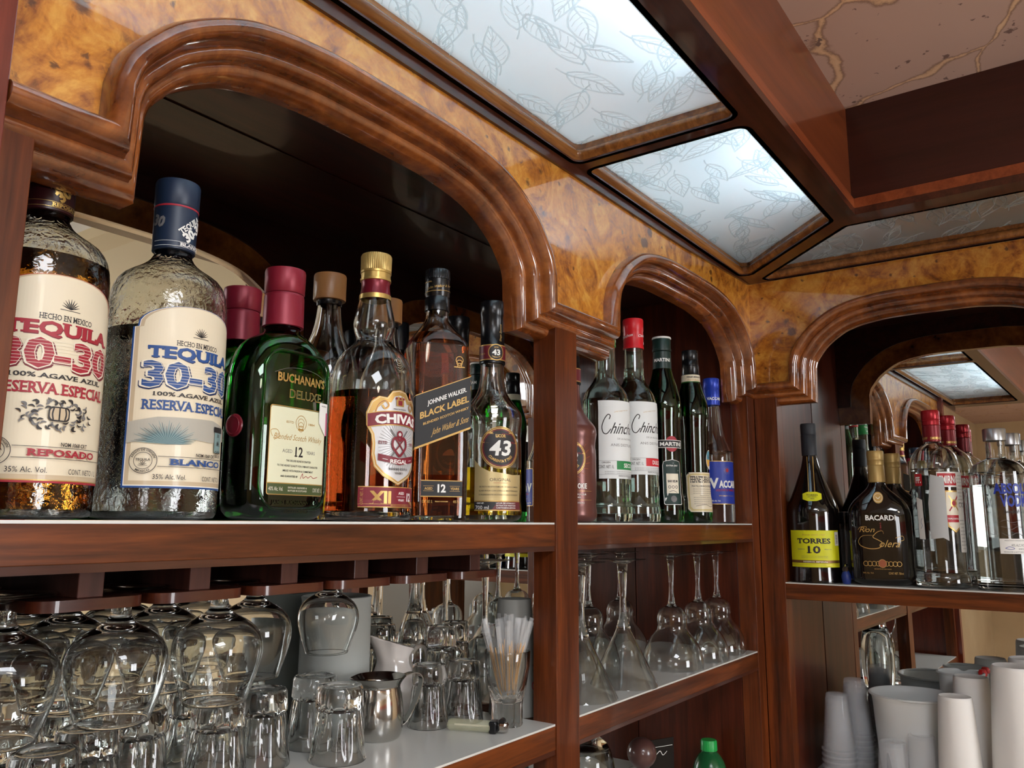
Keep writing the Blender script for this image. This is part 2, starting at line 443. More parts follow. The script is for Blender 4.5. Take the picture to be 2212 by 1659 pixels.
def stone():
    m = mat('pink_stone', (150, 118, 104), .8); v = coords(m, 1, 1, 1); L = m.node_tree.links.new
    n = N(m, 'ShaderNodeTexNoise', Scale=3.2, Detail=3); L(v, n.inputs[0])
    w_ = N(m, 'ShaderNodeVectorMath', operation='MULTIPLY_ADD'); L(n.outputs['Color'], w_.inputs[0]); w_.inputs[1].default_value = (.18, .18, .18); L(v, w_.inputs[2])
    vo = N(m, 'ShaderNodeTexVoronoi', feature='DISTANCE_TO_EDGE', Scale=3.0); L(w_.outputs[0], vo.inputs[0])
    n2 = N(m, 'ShaderNodeTexNoise', Scale=26, Detail=5, Roughness=.7); L(v, n2.inputs[0])
    ad = N(m, 'ShaderNodeMath', operation='MULTIPLY_ADD'); L(n2.outputs[0], ad.inputs[0]); ad.inputs[1].default_value = .05; L(vo.outputs[0], ad.inputs[2])
    r = ramp(m, ad.outputs[0], [(.020, (236, 206, 172)), (.030, (226, 190, 154)), (.034, (156, 122, 104)), (.044, (206, 176, 164))])
    sp = N(m, 'ShaderNodeTexNoise', Scale=38, Detail=3, Roughness=.6); L(v, sp.inputs[0])
    sr = N(m, 'ShaderNodeMapRange'); L(sp.outputs[0], sr.inputs[0]); sr.inputs['From Min'].default_value = .34; sr.inputs['From Max'].default_value = .30
    mx = N(m, 'ShaderNodeMix', data_type='RGBA'); L(sr.outputs[0], mx.inputs[0]); L(r.outputs[0], mx.inputs[6]); mx.inputs[7].default_value = srgb(130, 104, 98)
    L(mx.outputs[2], m.node_tree.nodes['Principled BSDF'].inputs['Base Color']); bump(m, ad.outputs[0], .4, .01); return m
PLASTER = plaster(); DADO = dado()
XL, YB, XR = -4.6, -5.0, 3.45
sbox('floor', (XL, YB, ZF-.05), (XR, 1.6, ZF), mat('floor_tiles', (186, 166, 142), .4))
sbox('ceiling', (XL, -.22, ZC), (XR, 1.6, ZC+.08), stone())
sbox('ceiling', (1.66, YB, ZC), (XR, -.22, ZC+.08), mat('cream_ceiling', (246, 236, 206), .8))
sbox('ceiling', (XL, YB, ZC), (1.66, -.22, ZC+.08), mat('white_ceiling', (242, 243, 243), .8))
sbox('trim_1', (1.60, YB, ZC-.05), (1.72, -.22, ZC+.001), mat('cream_beam', (240, 226, 190), .7))
sbox('wall_front', (XL, 1.5, ZF), (XR, 1.6, ZC), PLASTER)
sbox('wall_right', (XR, YB, ZF), (XR+.1, 1.6, ZC), PLASTER)
def holed_wall(name, axis, c, lo, hi, hole, m, th=.12):
    """wall on plane axis=c with one rectangular hole (a0,a1,z0,z1)"""
    bm = bmesh.new(); a0, a1, z0, z1 = hole
    for (p, q, r_, s_) in ((lo, a0, ZF, ZC), (a1, hi, ZF, ZC), (a0, a1, ZF, z0), (a0, a1, z1, ZC)):
        if axis == 'y': add_box(bm, W(p, c-th, r_), W(q, c, s_))
        else: add_box(bm, W(c-th, p, r_), W(c, q, s_))
    return struct(name, bm, m)
holed_wall('wall_back', 'y', YB, XL, XR, (.6, 2.0, -.9, .95), DADO)
holed_wall('wall_left', 'x', XL, YB, 1.6, (-4.6, -3.0, -.3, .9), PLASTER)
PANE = mat('daylit_pane', (244, 246, 250), .5, emit=WINDOW_POWER)
FILL_PANE = mat('fill_pane_side', (244, 246, 250), .5, emit=FILL_WINDOW_POWER)
def window(name, axis, c, a0, a1, z0, z1, pane):
    bm = bmesh.new(); P = (lambda a, d, z: W(a, c-.06+d, z)) if axis == 'y' else (lambda a, d, z: W(c-.06+d, a, z))
    t = .04
    for q in ((a0, a0+t, z0, z1), (a1-t, a1, z0, z1), (a0, a1, z0, z0+t), (a0, a1, z1-t, z1), ((a0+a1)/2-t/2, (a0+a1)/2+t/2, z0, z1)):
        add_box(bm, P(q[0], -.02, q[2]), P(q[1], .03, q[3]))
    o = struct(name, bm, mat('white_frame', (225, 222, 214), .4))
    bm = bmesh.new(); add_box(bm, P(a0, -.015, z0), P(a1, -.01, z1)); obj('pane', bm, pane, o)
window('window_1', 'y', YB, .6, 2.0, -.9, .95, PANE)
window('added_fill_window', 'x', XL, -4.6, -3.0, -.3, .9, FILL_PANE)  # unseen glowing window on the left wall, added as fill light
# ceiling lamps; the square panel is unseen, added to brighten the shelves
t = thing('added_panel_light', 'square white ceiling light above the bar opening', 'lamp', W(-.25, -1.0, ZC))
bm = bmesh.new(); add_box(bm, (-.33, -.33, -.03), (.33, .33, 0)); obj('housing', bm, mat('white_metal', (230, 230, 226), .4), t)
bm = bmesh.new(); add_box(bm, (-.30, -.30, -.034), (.30, .30, -.030)); obj('diffuser', bm, mat('added_fill_diffuser', (244, 248, 255), .5, emit=ADDED_PANEL_POWER), t)
t = thing('ceiling_lamp', 'round white ceiling lamp out in the room behind the counter', 'lamp', W(-.6, -2.2, ZC))
lathe('lamp_base', [(0, 0), (.16, 0), (.16, -.02), (0, -.02)], mat('white_metal', (230, 230, 226), .4), t, 40)
lathe('lamp_shade', [(.15, -.02), (.145, -.05), (.1, -.075), (0, -.085)], mat('lit_shade', (255, 244, 226), .5, emit=ROOM_LAMP), t, 40)

# ================================================================ CABINETS WITH ARCHES
ARCH = [(0, 0), (0, .03), (.002, .057), (.016, .102), (.047, .144), (.082, .180), (.132, .214), (.186, .241), (.247, .258), (.313, .268), (.385, .274), (.523, .2755)]
def arch_pts(x0, x1, z):
    k = (x1-x0)/2/.523
    left = smooth_rows(ARCH[2:], 4); left = [(0, 0)] + left
    out = [(x0+a*k, z+b) for a, b in left]
    return out + [(x1-a*k, z+b) for a, b in reversed(left[:-1])]
ZS = .503
PROFILE = [(0, 1.07), (0, .992), (.001, .980), (.005, .969), (.012, .962), (.020, .961), (.028, .966), (.033, .975), (.0345, .984), (.036, .990), (.0375, .994), (.040, .992), (.046, .992), (.052, .997), (.0555, 1.004), (.0565, 1.012),
           (.058, 1.017), (.061, 1.017), (.067, 1.019), (.072, 1.024), (.0745, 1.031), (.077, 1.034), (.077, 1.07)]
def sweep(bm, path, fn):
    n = len(path); rings = []
    for i in range(n):
        def nrm(a, b):
            dx, dy = b[0]-a[0], b[1]-a[1]; L = math.hypot(dx, dy); return (dy/L, -dx/L)
        n1 = nrm(path[i-1], path[i]) if i else None
        n2 = nrm(path[i], path[i+1]) if i < n-1 else None
        n1 = n1 or n2; n2 = n2 or n1
        d = 1+n1[0]*n2[0]+n1[1]*n2[1]; m = ((n1[0]+n2[0])/d, (n1[1]+n2[1])/d)
        rings.append([bm.verts.new(fn(path[i][0]+m[0]*q, path[i][1]+m[1]*q, y)) for q, y in PROFILE])
    k = len(PROFILE)
    for A, B in zip(rings, rings[1:]):
        for j in range(k-1): bm.faces.new((A[j], B[j], B[j+1], A[j+1]))
        bm.faces.new((A[-1], B[-1], B[0], A[0]))
    bm.faces.new(rings[0]); bm.faces.new(rings[-1][::-1])
fA = lambda a, z, y: W(a, y, z)
fB = lambda a, z, y: W(XB+(y-1), 1-a, z)
def facade(cab, fn, start, arches, end, top0, top1):
    path = [(start, ZS)]
    for x0, x1 in arches: path += arch_pts(x0, x1, ZS)
    path.append((end, ZS))
    bm = bmesh.new(); extrude_poly(bm, path + [(end, top1), (start, top0)], fn, 1.0, 1.068); obj('frieze_panel', bm, BURL, cab)
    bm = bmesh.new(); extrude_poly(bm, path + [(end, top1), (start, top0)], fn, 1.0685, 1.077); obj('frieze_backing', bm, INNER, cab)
    bm = bmesh.new(); sweep(bm, path, fn); obj('arch_moulding', bm, MOULD, cab, 42)

cabA = thing('bar_cabinet', 'long reddish wooden back-bar cabinet with burl frieze and two bottle arches', 'cabinet', (0, 0, 0))
facade(cabA, fA, .358, [(.473, 1.519), (1.784, 2.835)], 2.891, ZCAN, ZCAN)
box('post', (.30, .998, ZF), (.402, 1.06, .50), WZ, cabA)
box('post', (1.553, .998, ZF), (1.647, 1.06, .50), WZ, cabA)
box('post', (2.823, 1.0, ZF), (2.891, 1.06, .50), WZ, cabA)
box('end_panel', (.30, .97, ZF), (.357, 1.49, ZCAN), wood('end_panel_wood', (84, 32, 22), (126, 54, 36), 'z', coat=.8), cabA)
box('side_panel', (2.826, 1.062, ZF), (2.86, 1.459, ZCAN-.005), PANELW, cabA)
box('mirror', (.36, 1.46, ZF+.1), (2.826, 1.468, .84), MIRROR, cabA)
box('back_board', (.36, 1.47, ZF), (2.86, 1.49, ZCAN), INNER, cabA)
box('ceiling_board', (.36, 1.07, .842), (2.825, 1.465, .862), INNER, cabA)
for zt, nm in ((0, 'shelf'), (-.428, 'shelf'), (-.86, 'shelf')):
    for x0, x1 in ((.402, 1.553), (1.647, 2.823)):
        s_ = box(nm, (x0, 1.001, zt-.052), (x1, 1.03, zt-.004), WX, cabA)
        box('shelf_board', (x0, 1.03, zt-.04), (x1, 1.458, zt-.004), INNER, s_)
        box('under_strip', (x0, 1.003, zt-.0625), (x1, 1.03, zt-.052), DARKW, s_, bevel=0)
        box('laminate', (x0, 1.0025, zt-.004), (x1, 1.458, zt), WHITE, s_, bevel=0)
# hanging plates for stemware under the top shelf
for i, x in enumerate((.388, .545, .7, .858, 1.012, 1.168, 1.328)):
    if i == 0: continue
    bm = bmesh.new(); add_box(bm, W(x-.0165, 1.05, -.0965), W(x+.0165, 1.44, -.05), .0008)
    h = obj('glass_hanger', bm, wood('hanger_wood', (58, 32, 27), (88, 52, 44), 'z', rough=.5, coat=.1), cabA)
    c = .028; hw = .072
    pts = [(x-hw, 1.44), (x-hw, 1.035+c)] + [(x-hw+c*(1-math.cos(a)), 1.035+c*(1-math.sin(a))) for a in (.2, .45, .7, .95, 1.2, PI/2)] + [(x+hw-c*(1-math.cos(a)), 1.035+c*(1-math.sin(a))) for a in (PI/2, 1.2, .95, .7, .45, .2)] + [(x+hw, 1.035+c), (x+hw, 1.44)]
    bm = bmesh.new(); extrude_poly(bm, pts, lambda a, b, z: W(a, b, z), -.0965, -.1105)
    obj('hanger_plate', bm, wood('hanger_plate_wood', (38, 14, 8), (78, 34, 18), 'x', coat=.5), h, 30)

cabB = thing('bar_cabinet', 'wooden back-bar cabinet on the return wall with one wide arch over vodka and rum', 'cabinet', (0, 0, 0))
facade(cabB, fB, 0.0, [(.134, 1.054)], 1.34, ZCAN, ZCAN)
box('post', (XB, .918, ZF), (XB+.06, .998, .5), WZ, cabB)
box('post', (XB, -.34, ZF), (XB+.06, -.09, .5), WZ, cabB)
box('side_panel', (XB+.062, .919, ZF), (XB+.438, .936, .86), PANELW, cabB)
mB = box('mirror', (XB+.440, -.34, -.9), (XB+.446, .955, .84), MIRROR, cabB, bevel=0)
box('back_board', (XB+.47, -.34, ZF), (XB+.49, .96, ZCAN), INNER, cabB)
box('ceiling_board', (XB+.07, -.34, .842), (XB+.44, .917, .862), INNER, cabB)
for zt in (-.199, -.86):
    s_ = box('shelf', (XB+.001, -.09, zt-.0565), (XB+.03, .918, zt-.004), WY, cabB)
    box('shelf_board', (XB+.03, -.09, zt-.04), (XB+.438, .918, zt-.004), INNER, s_)
    box('laminate', (XB+.0025, -.09, zt-.004), (XB+.438, .918, zt), WHITE, s_, bevel=0)
# the mirror of this cabinet stands a degree out of square
piv = W(XB+.44, .8, 0); R_ = Matrix.Translation(piv) @ Matrix.Rotation(math.radians(MIRROR_TILT), 4, 'Z') @ Matrix.Translation(-piv)
mB.matrix_world = R_

# ================================================================ CANOPY OVER THE BAR
can = thing('ceiling_canopy', 'dark wooden canopy with leaf patterned glass panels above the bar', 'canopy', (0, 0, 0))
FX, FY = 2.380, .502
P1 = [(-.14, .575), (1.628, .575), (1.628, .980), (-.14, .980)]
P2 = [(1.682, .575), (2.392, .575), (2.797, .980), (1.682, .980)]
PB = [(2.466, .545), (2.466, -.30), (2.872, -.30), (2.872, .951)]
def rounded(poly, r, k=5):
    out = []; n = len(poly)
    for i in range(n):
        p = Vector(poly[i]+(0,)); a = Vector(poly[i-1]+(0,)); b = Vector(poly[(i+1) % n]+(0,))
        da = (a-p).normalized(); db = (b-p).normalized(); ang = da.angle(db); d = r/math.tan(ang/2)
        c = p+(da+db).normalized()*(r/math.sin(ang/2)); s0 = p+da*d-c; s1 = p+db*d-c
        for j in range(k+1):
            v = s0.lerp(s1, j/k); v = v.normalized()*r + c; out.append((v.x, v.y))
    return out
def with_holes(bm, outer, holes, z0, z1):
    loops = [outer]+holes
    for z, fl in ((z0, True), (z1, False)):
        vs = [[bm.verts.new(W(p[0], p[1], z)) for p in L] for L in loops]; flat = [v for L in vs for v in L]
        for t_ in tessellate_polygon([[Vector((p[0], p[1], 0)) for p in L] for L in loops]):
            try: bm.faces.new([flat[i] for i in (t_ if fl else reversed(t_))])
            except ValueError: pass
        if fl: keep = vs
        else:
            for A, B in zip(keep, vs):
                for i in range(len(A)): bm.faces.new((A[i], A[(i+1) % len(A)], B[(i+1) % len(B)], B[i]))
outerL = [(-.29, FY), (FX, FY), (FX, -.45), (2.8895, -.45), (2.8895, .9985), (-.29, .9985)]
RH = [rounded(p, .022) for p in (P1, P2, PB)]
bm = bmesh.new(); with_holes(bm, outerL, RH, ZCAN, ZCAN+.02); obj('frame_board', bm, DARKW, can)
def trim(poly, name):
    """bead moulding lining an opening, then an upright lip carrying the glass"""
    prof = [(0, 0), (-.001, .004), (.004, .007), (.010, .012), (.013, .018), (.012, .024), (.008, .029), (.003, .031), (.001, .033), (.001, .058), (-.012, .058), (-.012, 0)]
    bm = bmesh.new(); n = len(poly); rings = []
    area = sum(poly[i][0]*poly[(i+1) % n][1]-poly[(i+1) % n][0]*poly[i][1] for i in range(n)); sg = 1 if area > 0 else -1
    for i in range(n):
        a, p, b = Vector(poly[i-1]), Vector(poly[i]), Vector(poly[(i+1) % n])
        d1 = (p-a).normalized(); d2 = (b-p).normalized(); n1 = Vector((-d1.y, d1.x))*sg; n2 = Vector((-d2.y, d2.x))*sg
        m = (n1+n2)/(1+n1.dot(n2))
        rings.append([bm.verts.new(W(p.x+m.x*q, p.y+m.y*q, ZCAN+z)) for q, z in prof])
    k = len(prof)
    for i in range(n):
        A, B = rings[i], rings[(i+1) % n]
        for j in range(k): bm.faces.new((A[j], B[j], B[(j+1) % k], A[(j+1) % k]))
    return obj(name, bm, TRIMW, can, 40)
for p in RH: trim(p, 'panel_trim')
def frosted():
    m = bpy.data.materials.new('leaf_glass'); m.use_nodes = True; nt = m.node_tree; L = nt.links.new
    b = nt.nodes['Principled BSDF']; out = nt.nodes['Material Output']
    b.inputs['Base Color'].default_value = (.9, .95, .95, 1); b.inputs['Roughness'].default_value = .15; b.inputs['Transmission Weight'].default_value = 1
    v = coords(m, 1, 1, 1); n = N(m, 'ShaderNodeTexNoise', Scale=420.0, Detail=2); L(v, n.inputs[0]); bump(m, n.outputs[0], .35, .001)
    tr = N(m, 'ShaderNodeBsdfTranslucent'); tr.inputs[0].default_value = (.80, .90, .93, 1)
    mx = N(m, 'ShaderNodeMixShader'); mx.inputs[0].default_value = .72
    L(b.outputs[0], mx.inputs[1]); L(tr.outputs[0], mx.inputs[2]); L(mx.outputs[0], out.inputs[0])
    return m
def leafmat():
    m = bpy.data.materials.new('clear_leaf_glass'); m.use_nodes = True; nt = m.node_tree; L = nt.links.new
    b = nt.nodes['Principled BSDF']; out = nt.nodes['Material Output']
    b.inputs['Base Color'].default_value = (.93, .98, 1, 1); b.inputs['Roughness'].default_value = .08; b.inputs['Transmission Weight'].default_value = 1
    tr = N(m, 'ShaderNodeBsdfTranslucent'); tr.inputs[0].default_value = (.86, .94, .97, 1)
    mx = N(m, 'ShaderNodeMixShader'); mx.inputs[0].default_value = .5
    L(b.outputs[0], mx.inputs[1]); L(tr.outputs[0], mx.inputs[2]); L(mx.outputs[0], out.inputs[0])
    return m
FROST, LEAFG = frosted(), leafmat()
def inside(p, poly):
    c = False; n = len(poly)
    for i in range(n):
        a, b = poly[i], poly[i-1]
        if (a[1] > p[1]) != (b[1] > p[1]) and p[0] < (b[0]-a[0])*(p[1]-a[1])/(b[1]-a[1])+a[0]: c = not c
    return c
def pane(poly, seed, nleaf):
    rnd = random.Random(seed)
    bm = bmesh.new(); extrude_poly(bm, poly, lambda a, b, z: W(a, b, z), ZCAN+.046, ZCAN+.053)
    xs = [p[0] for p in poly]; ys = [p[1] for p in poly]; zt = ZCAN+.0458
    def rib(pts, w, h=.0024):
        pts = [q for q in pts]
        for a, b in zip(pts, pts[1:]):
            if not (inside(a, poly) and inside(b, poly)): continue
            d = Vector((b[0]-a[0], b[1]-a[1])); L_ = d.length or 1; nx, ny = -d.y/L_*w, d.x/L_*w
            v = [bm.verts.new(W(a[0]+nx, a[1]+ny, zt)), bm.verts.new(W(b[0]+nx, b[1]+ny, zt)), bm.verts.new(W(b[0], b[1], zt-h)), bm.verts.new(W(a[0], a[1], zt-h)),
                 bm.verts.new(W(b[0]-nx, b[1]-ny, zt)), bm.verts.new(W(a[0]-nx, a[1]-ny, zt))]
            for f in ((v[0], v[1], v[2], v[3]), (v[3], v[2], v[4], v[5])): bm.faces.new(f).material_index = 1
    g = .118; cells = [(min(xs)+g*(i+.5*(j % 2)), min(ys)+g*.75*j) for i in range(int((max(xs)-min(xs))/g)+2) for j in range(int((max(ys)-min(ys))/g/.75)+2)]
    for cx, cy in cells:
        cx += rnd.uniform(-.035, .035)-.04; cy += rnd.uniform(-.03, .03); th = rnd.uniform(-.5, 1.2)+(PI if rnd.random() < .4 else 0)
        ln = rnd.uniform(.12, .19); wd = ln*rnd.uniform(.16, .24)
        T = lambda u, v: (cx+(u*math.cos(th)-v*math.sin(th)), cy+(u*math.sin(th)+v*math.cos(th)))
        hump = lambda s: math.sin(PI*min(1, s**.8))*wd*(1-.25*s)
        up = [T(ln*s/12, hump(s/12)+rnd.uniform(-.0012, .0012)) for s in range(13)]; dn = [T(ln*s/12, -hump(s/12)*.85) for s in range(13)]
        rib(up, .0022); rib(dn, .0022); rib([T(-.03+ln*1.0*s/10, .006*math.sin(s*.7)) for s in range(11)], .0018)
        for s in (1.5, 3, 4.5, 6, 7.5, 9):
            h_ = hump((s+2)/12)*.82; u0 = ln*s/12; d_ = ln*2/12
            for sg in (1, -.85): rib([T(u0, .001*sg), T(u0+d_*.45, h_*sg*.6), T(u0+d_, h_*sg)], .0010, .0008)
    me = bpy.data.meshes.new('glass_pane'); bm.to_mesh(me); bm.free()
    return link('glass_pane', me, [FROST, LEAFG], can)
pane(P1, 3, 80); pane(P2, 5, 46); pane(PB, 9, 46)
# boards that box the canopy up to the stone, standing back behind a small lip
lip = wood('lip_wood', (112, 52, 26), (150, 78, 42), 'x', rough=.3, coat=.5)
box('lip', (-.29, FY, ZCAN+.02), (FX, FY+.02, ZCAN+.05), lip, can)
box('lip', (FX, -.45, ZCAN+.02), (FX+.02, FY+.02, ZCAN+.05), lip, can)
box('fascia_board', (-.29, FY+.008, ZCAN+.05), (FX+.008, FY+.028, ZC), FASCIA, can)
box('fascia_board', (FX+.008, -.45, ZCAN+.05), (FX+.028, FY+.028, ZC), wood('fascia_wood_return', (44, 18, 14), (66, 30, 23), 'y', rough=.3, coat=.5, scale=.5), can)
box('end_board', (-.29, FY+.03, ZCAN+.02), (-.27, .998, ZC), FASCIA, can)
box('bounce_lining', (-.26, .995, ZCAN+.06), (XB-.01, .9985, ZC), WHITE, can)  # unseen white board, added so the glass panels scatter whiter light
# scribe strip between canopy and burl, thin at the corner
bm = bmesh.new(); extrude_poly(bm, [(-.29, .851), (2.3, .856), (2.88, .878), (2.88, ZCAN), (-.29, ZCAN)], fA, .992, .9995); obj('scribe_strip', bm, DARKW, can)
# lamps inside the canopy, along its outer side
def tube_lamp(a, b, label, power):
    a, b = W(*a), W(*b); t = thing('tube_lamp', label, 'lamp', a)
    bm = bmesh.new(); add_tube(bm, [(0, 0, 0), b-a], .012, 12); obj('tube', bm, mat('lit_tube_%d' % power, (216, 240, 255), .5, emit=power), t, 40)
    for p in (Vector(), b-a):
        bm = bmesh.new(); add_box(bm, p-Vector((.012, .014, .016)), p+Vector((.012, .014, .03))); obj('socket', bm, WHITE, t)
tube_lamp((.25, .60, ZCAN+.16), (1.5, .60, ZCAN+.16), 'lit fluorescent tube behind the large leaf glass panel', TUBE_POWER)
tube_lamp((1.72, .60, ZCAN+.16), (2.3, .60, ZCAN+.16), 'lit fluorescent tube behind the mitred leaf glass panel', TUBE_POWER)

# ================================================================ BOTTLES, UPPER SHELF LEFT BAY
def put(L, name, surf, parent, step=.0025): return L.lay(name, surf, parent, step)
def rnd_rect(L, x0, y0, x1, y1, r, m):
    P = []
    for cx, cy, a in ((x1-r, y1-r, 0), (x0+r, y1-r, PI/2), (x0+r, y0+r, PI), (x1-r, y0+r, 1.5*PI)):
        P += [(cx+r*math.cos(a+PI/2*k/4), cy+r*math.sin(a+PI/2*k/4)) for k in range(5)]
    return L.poly(P, m)
PAPER = mat('cream_paper', (226, 214, 188), .45, coat=.2); PAPERT = mat('tan_paper', (196, 176, 146), .45, coat=.2)
def inset(P, d):
    cx = sum(p[0] for p in P)/len(P); cy = sum(p[1] for p in P)/len(P)
    x0 = max(abs(p[0]-cx) for p in P); y0 = max(abs(p[1]-cy) for p in P)
    return [(cx+(p[0]-cx)*(1-d/x0), cy+(p[1]-cy)*(1-d/y0)) for p in P]
TEQ = [(.0500, .0025), (.0525, .006), (.0530, .014), (.0528, .05), (.0520, .12), (.0514, .178), (.0508, .197), (.0485, .211), (.0420, .2215), (.0310, .229), (.0225, .2355), (.0178, .242), (.0166, .25), (.0166, .300)]
def agave(L, x, y, s, m, w=.0006, n=9):
    for i in range(n):
        a = PI*(.12+.76*i/(n-1)); r = s*(.75+.25*math.sin(a))
        L.line([(x, y), (x+r*math.cos(a)*.5, y+r*math.sin(a)*.55), (x+r*math.cos(a), y+r*math.sin(a))], w*1.8, m, taper=True)
    L.line([(x-s*.9, y-s*.08), (x+s*.9, y-s*.12)], w, m)
def tequila(x, y, red):
    lab = ('large golden reposado tequila bottle with red-edged label beside the left post' if red else 'large clear blanco tequila bottle with blue-edged label and dark blue cap')
    t, pr = bottle('tequila_bottle', lab, (x, y), 0, TEQ, TEXG, .003, (.205 if red else .168, LQ_REP if red else LQ_CLEAR))
    edge, ink, dk = (INKR, INKR, INKDR) if red else (INKB, INKB, INKDB)
    L = Label(); R = .0535; hw = .0560
    top = [(hw*math.cos(a)*.93, .1675+.019*math.sin(a)) for a in [PI*k/16 for k in range(17)]]
    P = [(-hw, .027), (hw, .027), (hw, .165), (hw*.93, .1655)] + top[1:-1] + [(-hw*.93, .1655), (-hw, .165)]
    L.poly(P, edge); L.poly(inset(P, .0016), INKW if not red else INKGO); L.poly(inset(P, .0024), PAPERT); L.poly(inset(P, .006), PAPER)
    agave(L, .002, .160, .0085, INKK, .0005)
    L.text('HECHO EN MEXICO', .001, .1525, .0044, INKK, .040, .01, slab=True)
    L.text('TEQUILA', .0004, .1434, .0104, dk, .084, .05, slab=True); L.text('TEQUILA', 0, .1438, .0100, ink, .0832, .045, slab=True)
    L.text('30-30', .0009, .1236, .0226, dk, .093, .085); L.text('30-30', 0, .1245, .0224, CREAM, .091, .068); L.text('30-30', 0, .1245, .0218, ink, .089, .038)
    for k in range(8): L.line([(-.044, .1160+.0025*k), (.044, .1160+.0025*k)], .0003, CREAM)
    L.text('100% AGAVE AZUL', .001, .1070, .0036, INKK, .072, .02, slab=True)
    L.text('RESERVA ESPECIAL', 0, .0975, .0084, ink, .086, .024, slab=True)
    if red:
        for i in range(64):
            a = 2*PI*i/64*1.0; rr = .0095+.0035*((i*7) % 5)/2
            x_, y_ = 1.5*rr*math.cos(a), .078+rr*.62*math.sin(a); b = a+1.2*math.sin(i*2.3)
            L.line([(x_, y_), (x_+.0026*math.cos(b), y_+.0022*math.sin(b)), (x_+.0046*math.cos(b+.5), y_+.0040*math.sin(b+.5))], .0013 if i % 3 else .0020, INKG if i % 2 else INKK, True, True)
        rnd_rect(L, -.0075, .073, .0075, .084, .003, INKK); rnd_rect(L, -.0065, .074, .0065, .083, .003, PAPERT)
        for k in (-.004, 0, .004): L.line([(k, .074), (k*1.2, .0785), (k, .083)], .0011, INKK, True)
    else:
        L.poly([(-.054, .064), (-.02, .070), (.02, .068), (.05, .072), (.052, .082), (.02, .088), (-.03, .087), (-.054, .082)], mat('field_print', (176, 172, 160), .5))
        for i in range(40):
            a = PI*(.03+.94*i/39); r = .018+.006*((i*5) % 4)/3
            L.line([(-.022, .064), (-.022+r*.6*math.cos(a), .064+r*.45*math.sin(a)), (-.022+1.15*r*math.cos(a), .064+r*.85*math.sin(a))], .0009, mat('agave_print_%d' % (i % 2), ((74, 104, 112), (124, 150, 150))[i % 2], .5), taper=True)
        rnd_rect(L, .024, .060, .036, .080, .001, mat('agave_print_1')); rnd_rect(L, .0225, .078, .0375, .083, .0005, INKK); L.text('30', .03, .0755, .003, INKK); agave(L, .03, .067, .004, INKK, .0004, 7); L.text('CASA', .03, .0605, .0028, INKK); L.text('30-30', .03, .057, .0028, INKK)
    L.text('NOM 1068 CRT', .014, .0560, .0030, INKK, .022)
    L.line([(-.028, .0535), (.054, .0535)], .0004, INKK); L.line([(-.028, .0450), (.054, .0450)], .0004, INKK)
    L.text('REPOSADO' if red else 'BLANCO', .008, .0492, .0052, ink, .052, .04, slab=True)
    L.ring(-.039, .0495, .0108, .0005, INKK); L.ring(-.039, .0495, .0072, .0004, INKK); L.text('TEQUILA', -.039, .0505, .0020, INKK, .011)
    L.text('ASADO DE ORIGEN', -.039, .0588, .0017, INKK, .024, arc=.009); L.text('MEXICO', -.039, .0408, .0017, INKK, .011, arc=-.009); agave(L, -.039, .046, .004, INKK, .0003, 5)
    L.text('35% Alc. Vol.', -.018, .0365, .0042, INKK, .026, 0); L.text('CONT. NETO 1 L', .024, .0360, .0042, INKK, .028, 0)
    put(L, 'front_label', round_surf(lambda v: pr(v)+.0002), t)
    capm = mat('reposado_cap', (44, 12, 16), .35) if red else mat('blanco_cap', (26, 40, 62), .4)
    lathe('sleeve', [(.0170, .2475), (.0190, .2480), (.0193, .262), (.0195, .2905), (.0188, .291), (.0160, .2915)], capm, t)
    lathe('cap', [(.0188, .2905), (.0199, .2925), (.0200, .3140), (.0192, .3160), (0, .3165)], capm, t, 96, mod=lambda a, r, z: 1+(.008*math.cos(48*a) if z > .292 else 0))
    lathe('tear_ring', [(.0196, .2885), (.0200, .2890), (.0200, .2898), (.0196, .2903)], INKR, t)
    L = Label(); im = GOLD if red else INKW
    L.text('TEQUILA', .004, .2735, .0052, im, .028, .03, rot=.75, slab=True); L.text('30-30', .009, .2680, .0088, im, .028, .06, rot=.75)
    L.line([(-.03, .2545), (.03, .2545)], .0003, im); L.line([(-.03, .2500), (.03, .2500)], .0003, im)
    L.text('REPOSADO' if red else 'BLANCO', .008, .2523, .0030, im, .026, .03, slab=True); L.text('30', -.026, .274, .010, INKG, .012, .06, rot=-.3)
    put(L, 'sleeve_print', round_surf(.0194), t, .002)
    return t
tequila(.470, 1.105, True)
tequila(.656, 1.110, False)

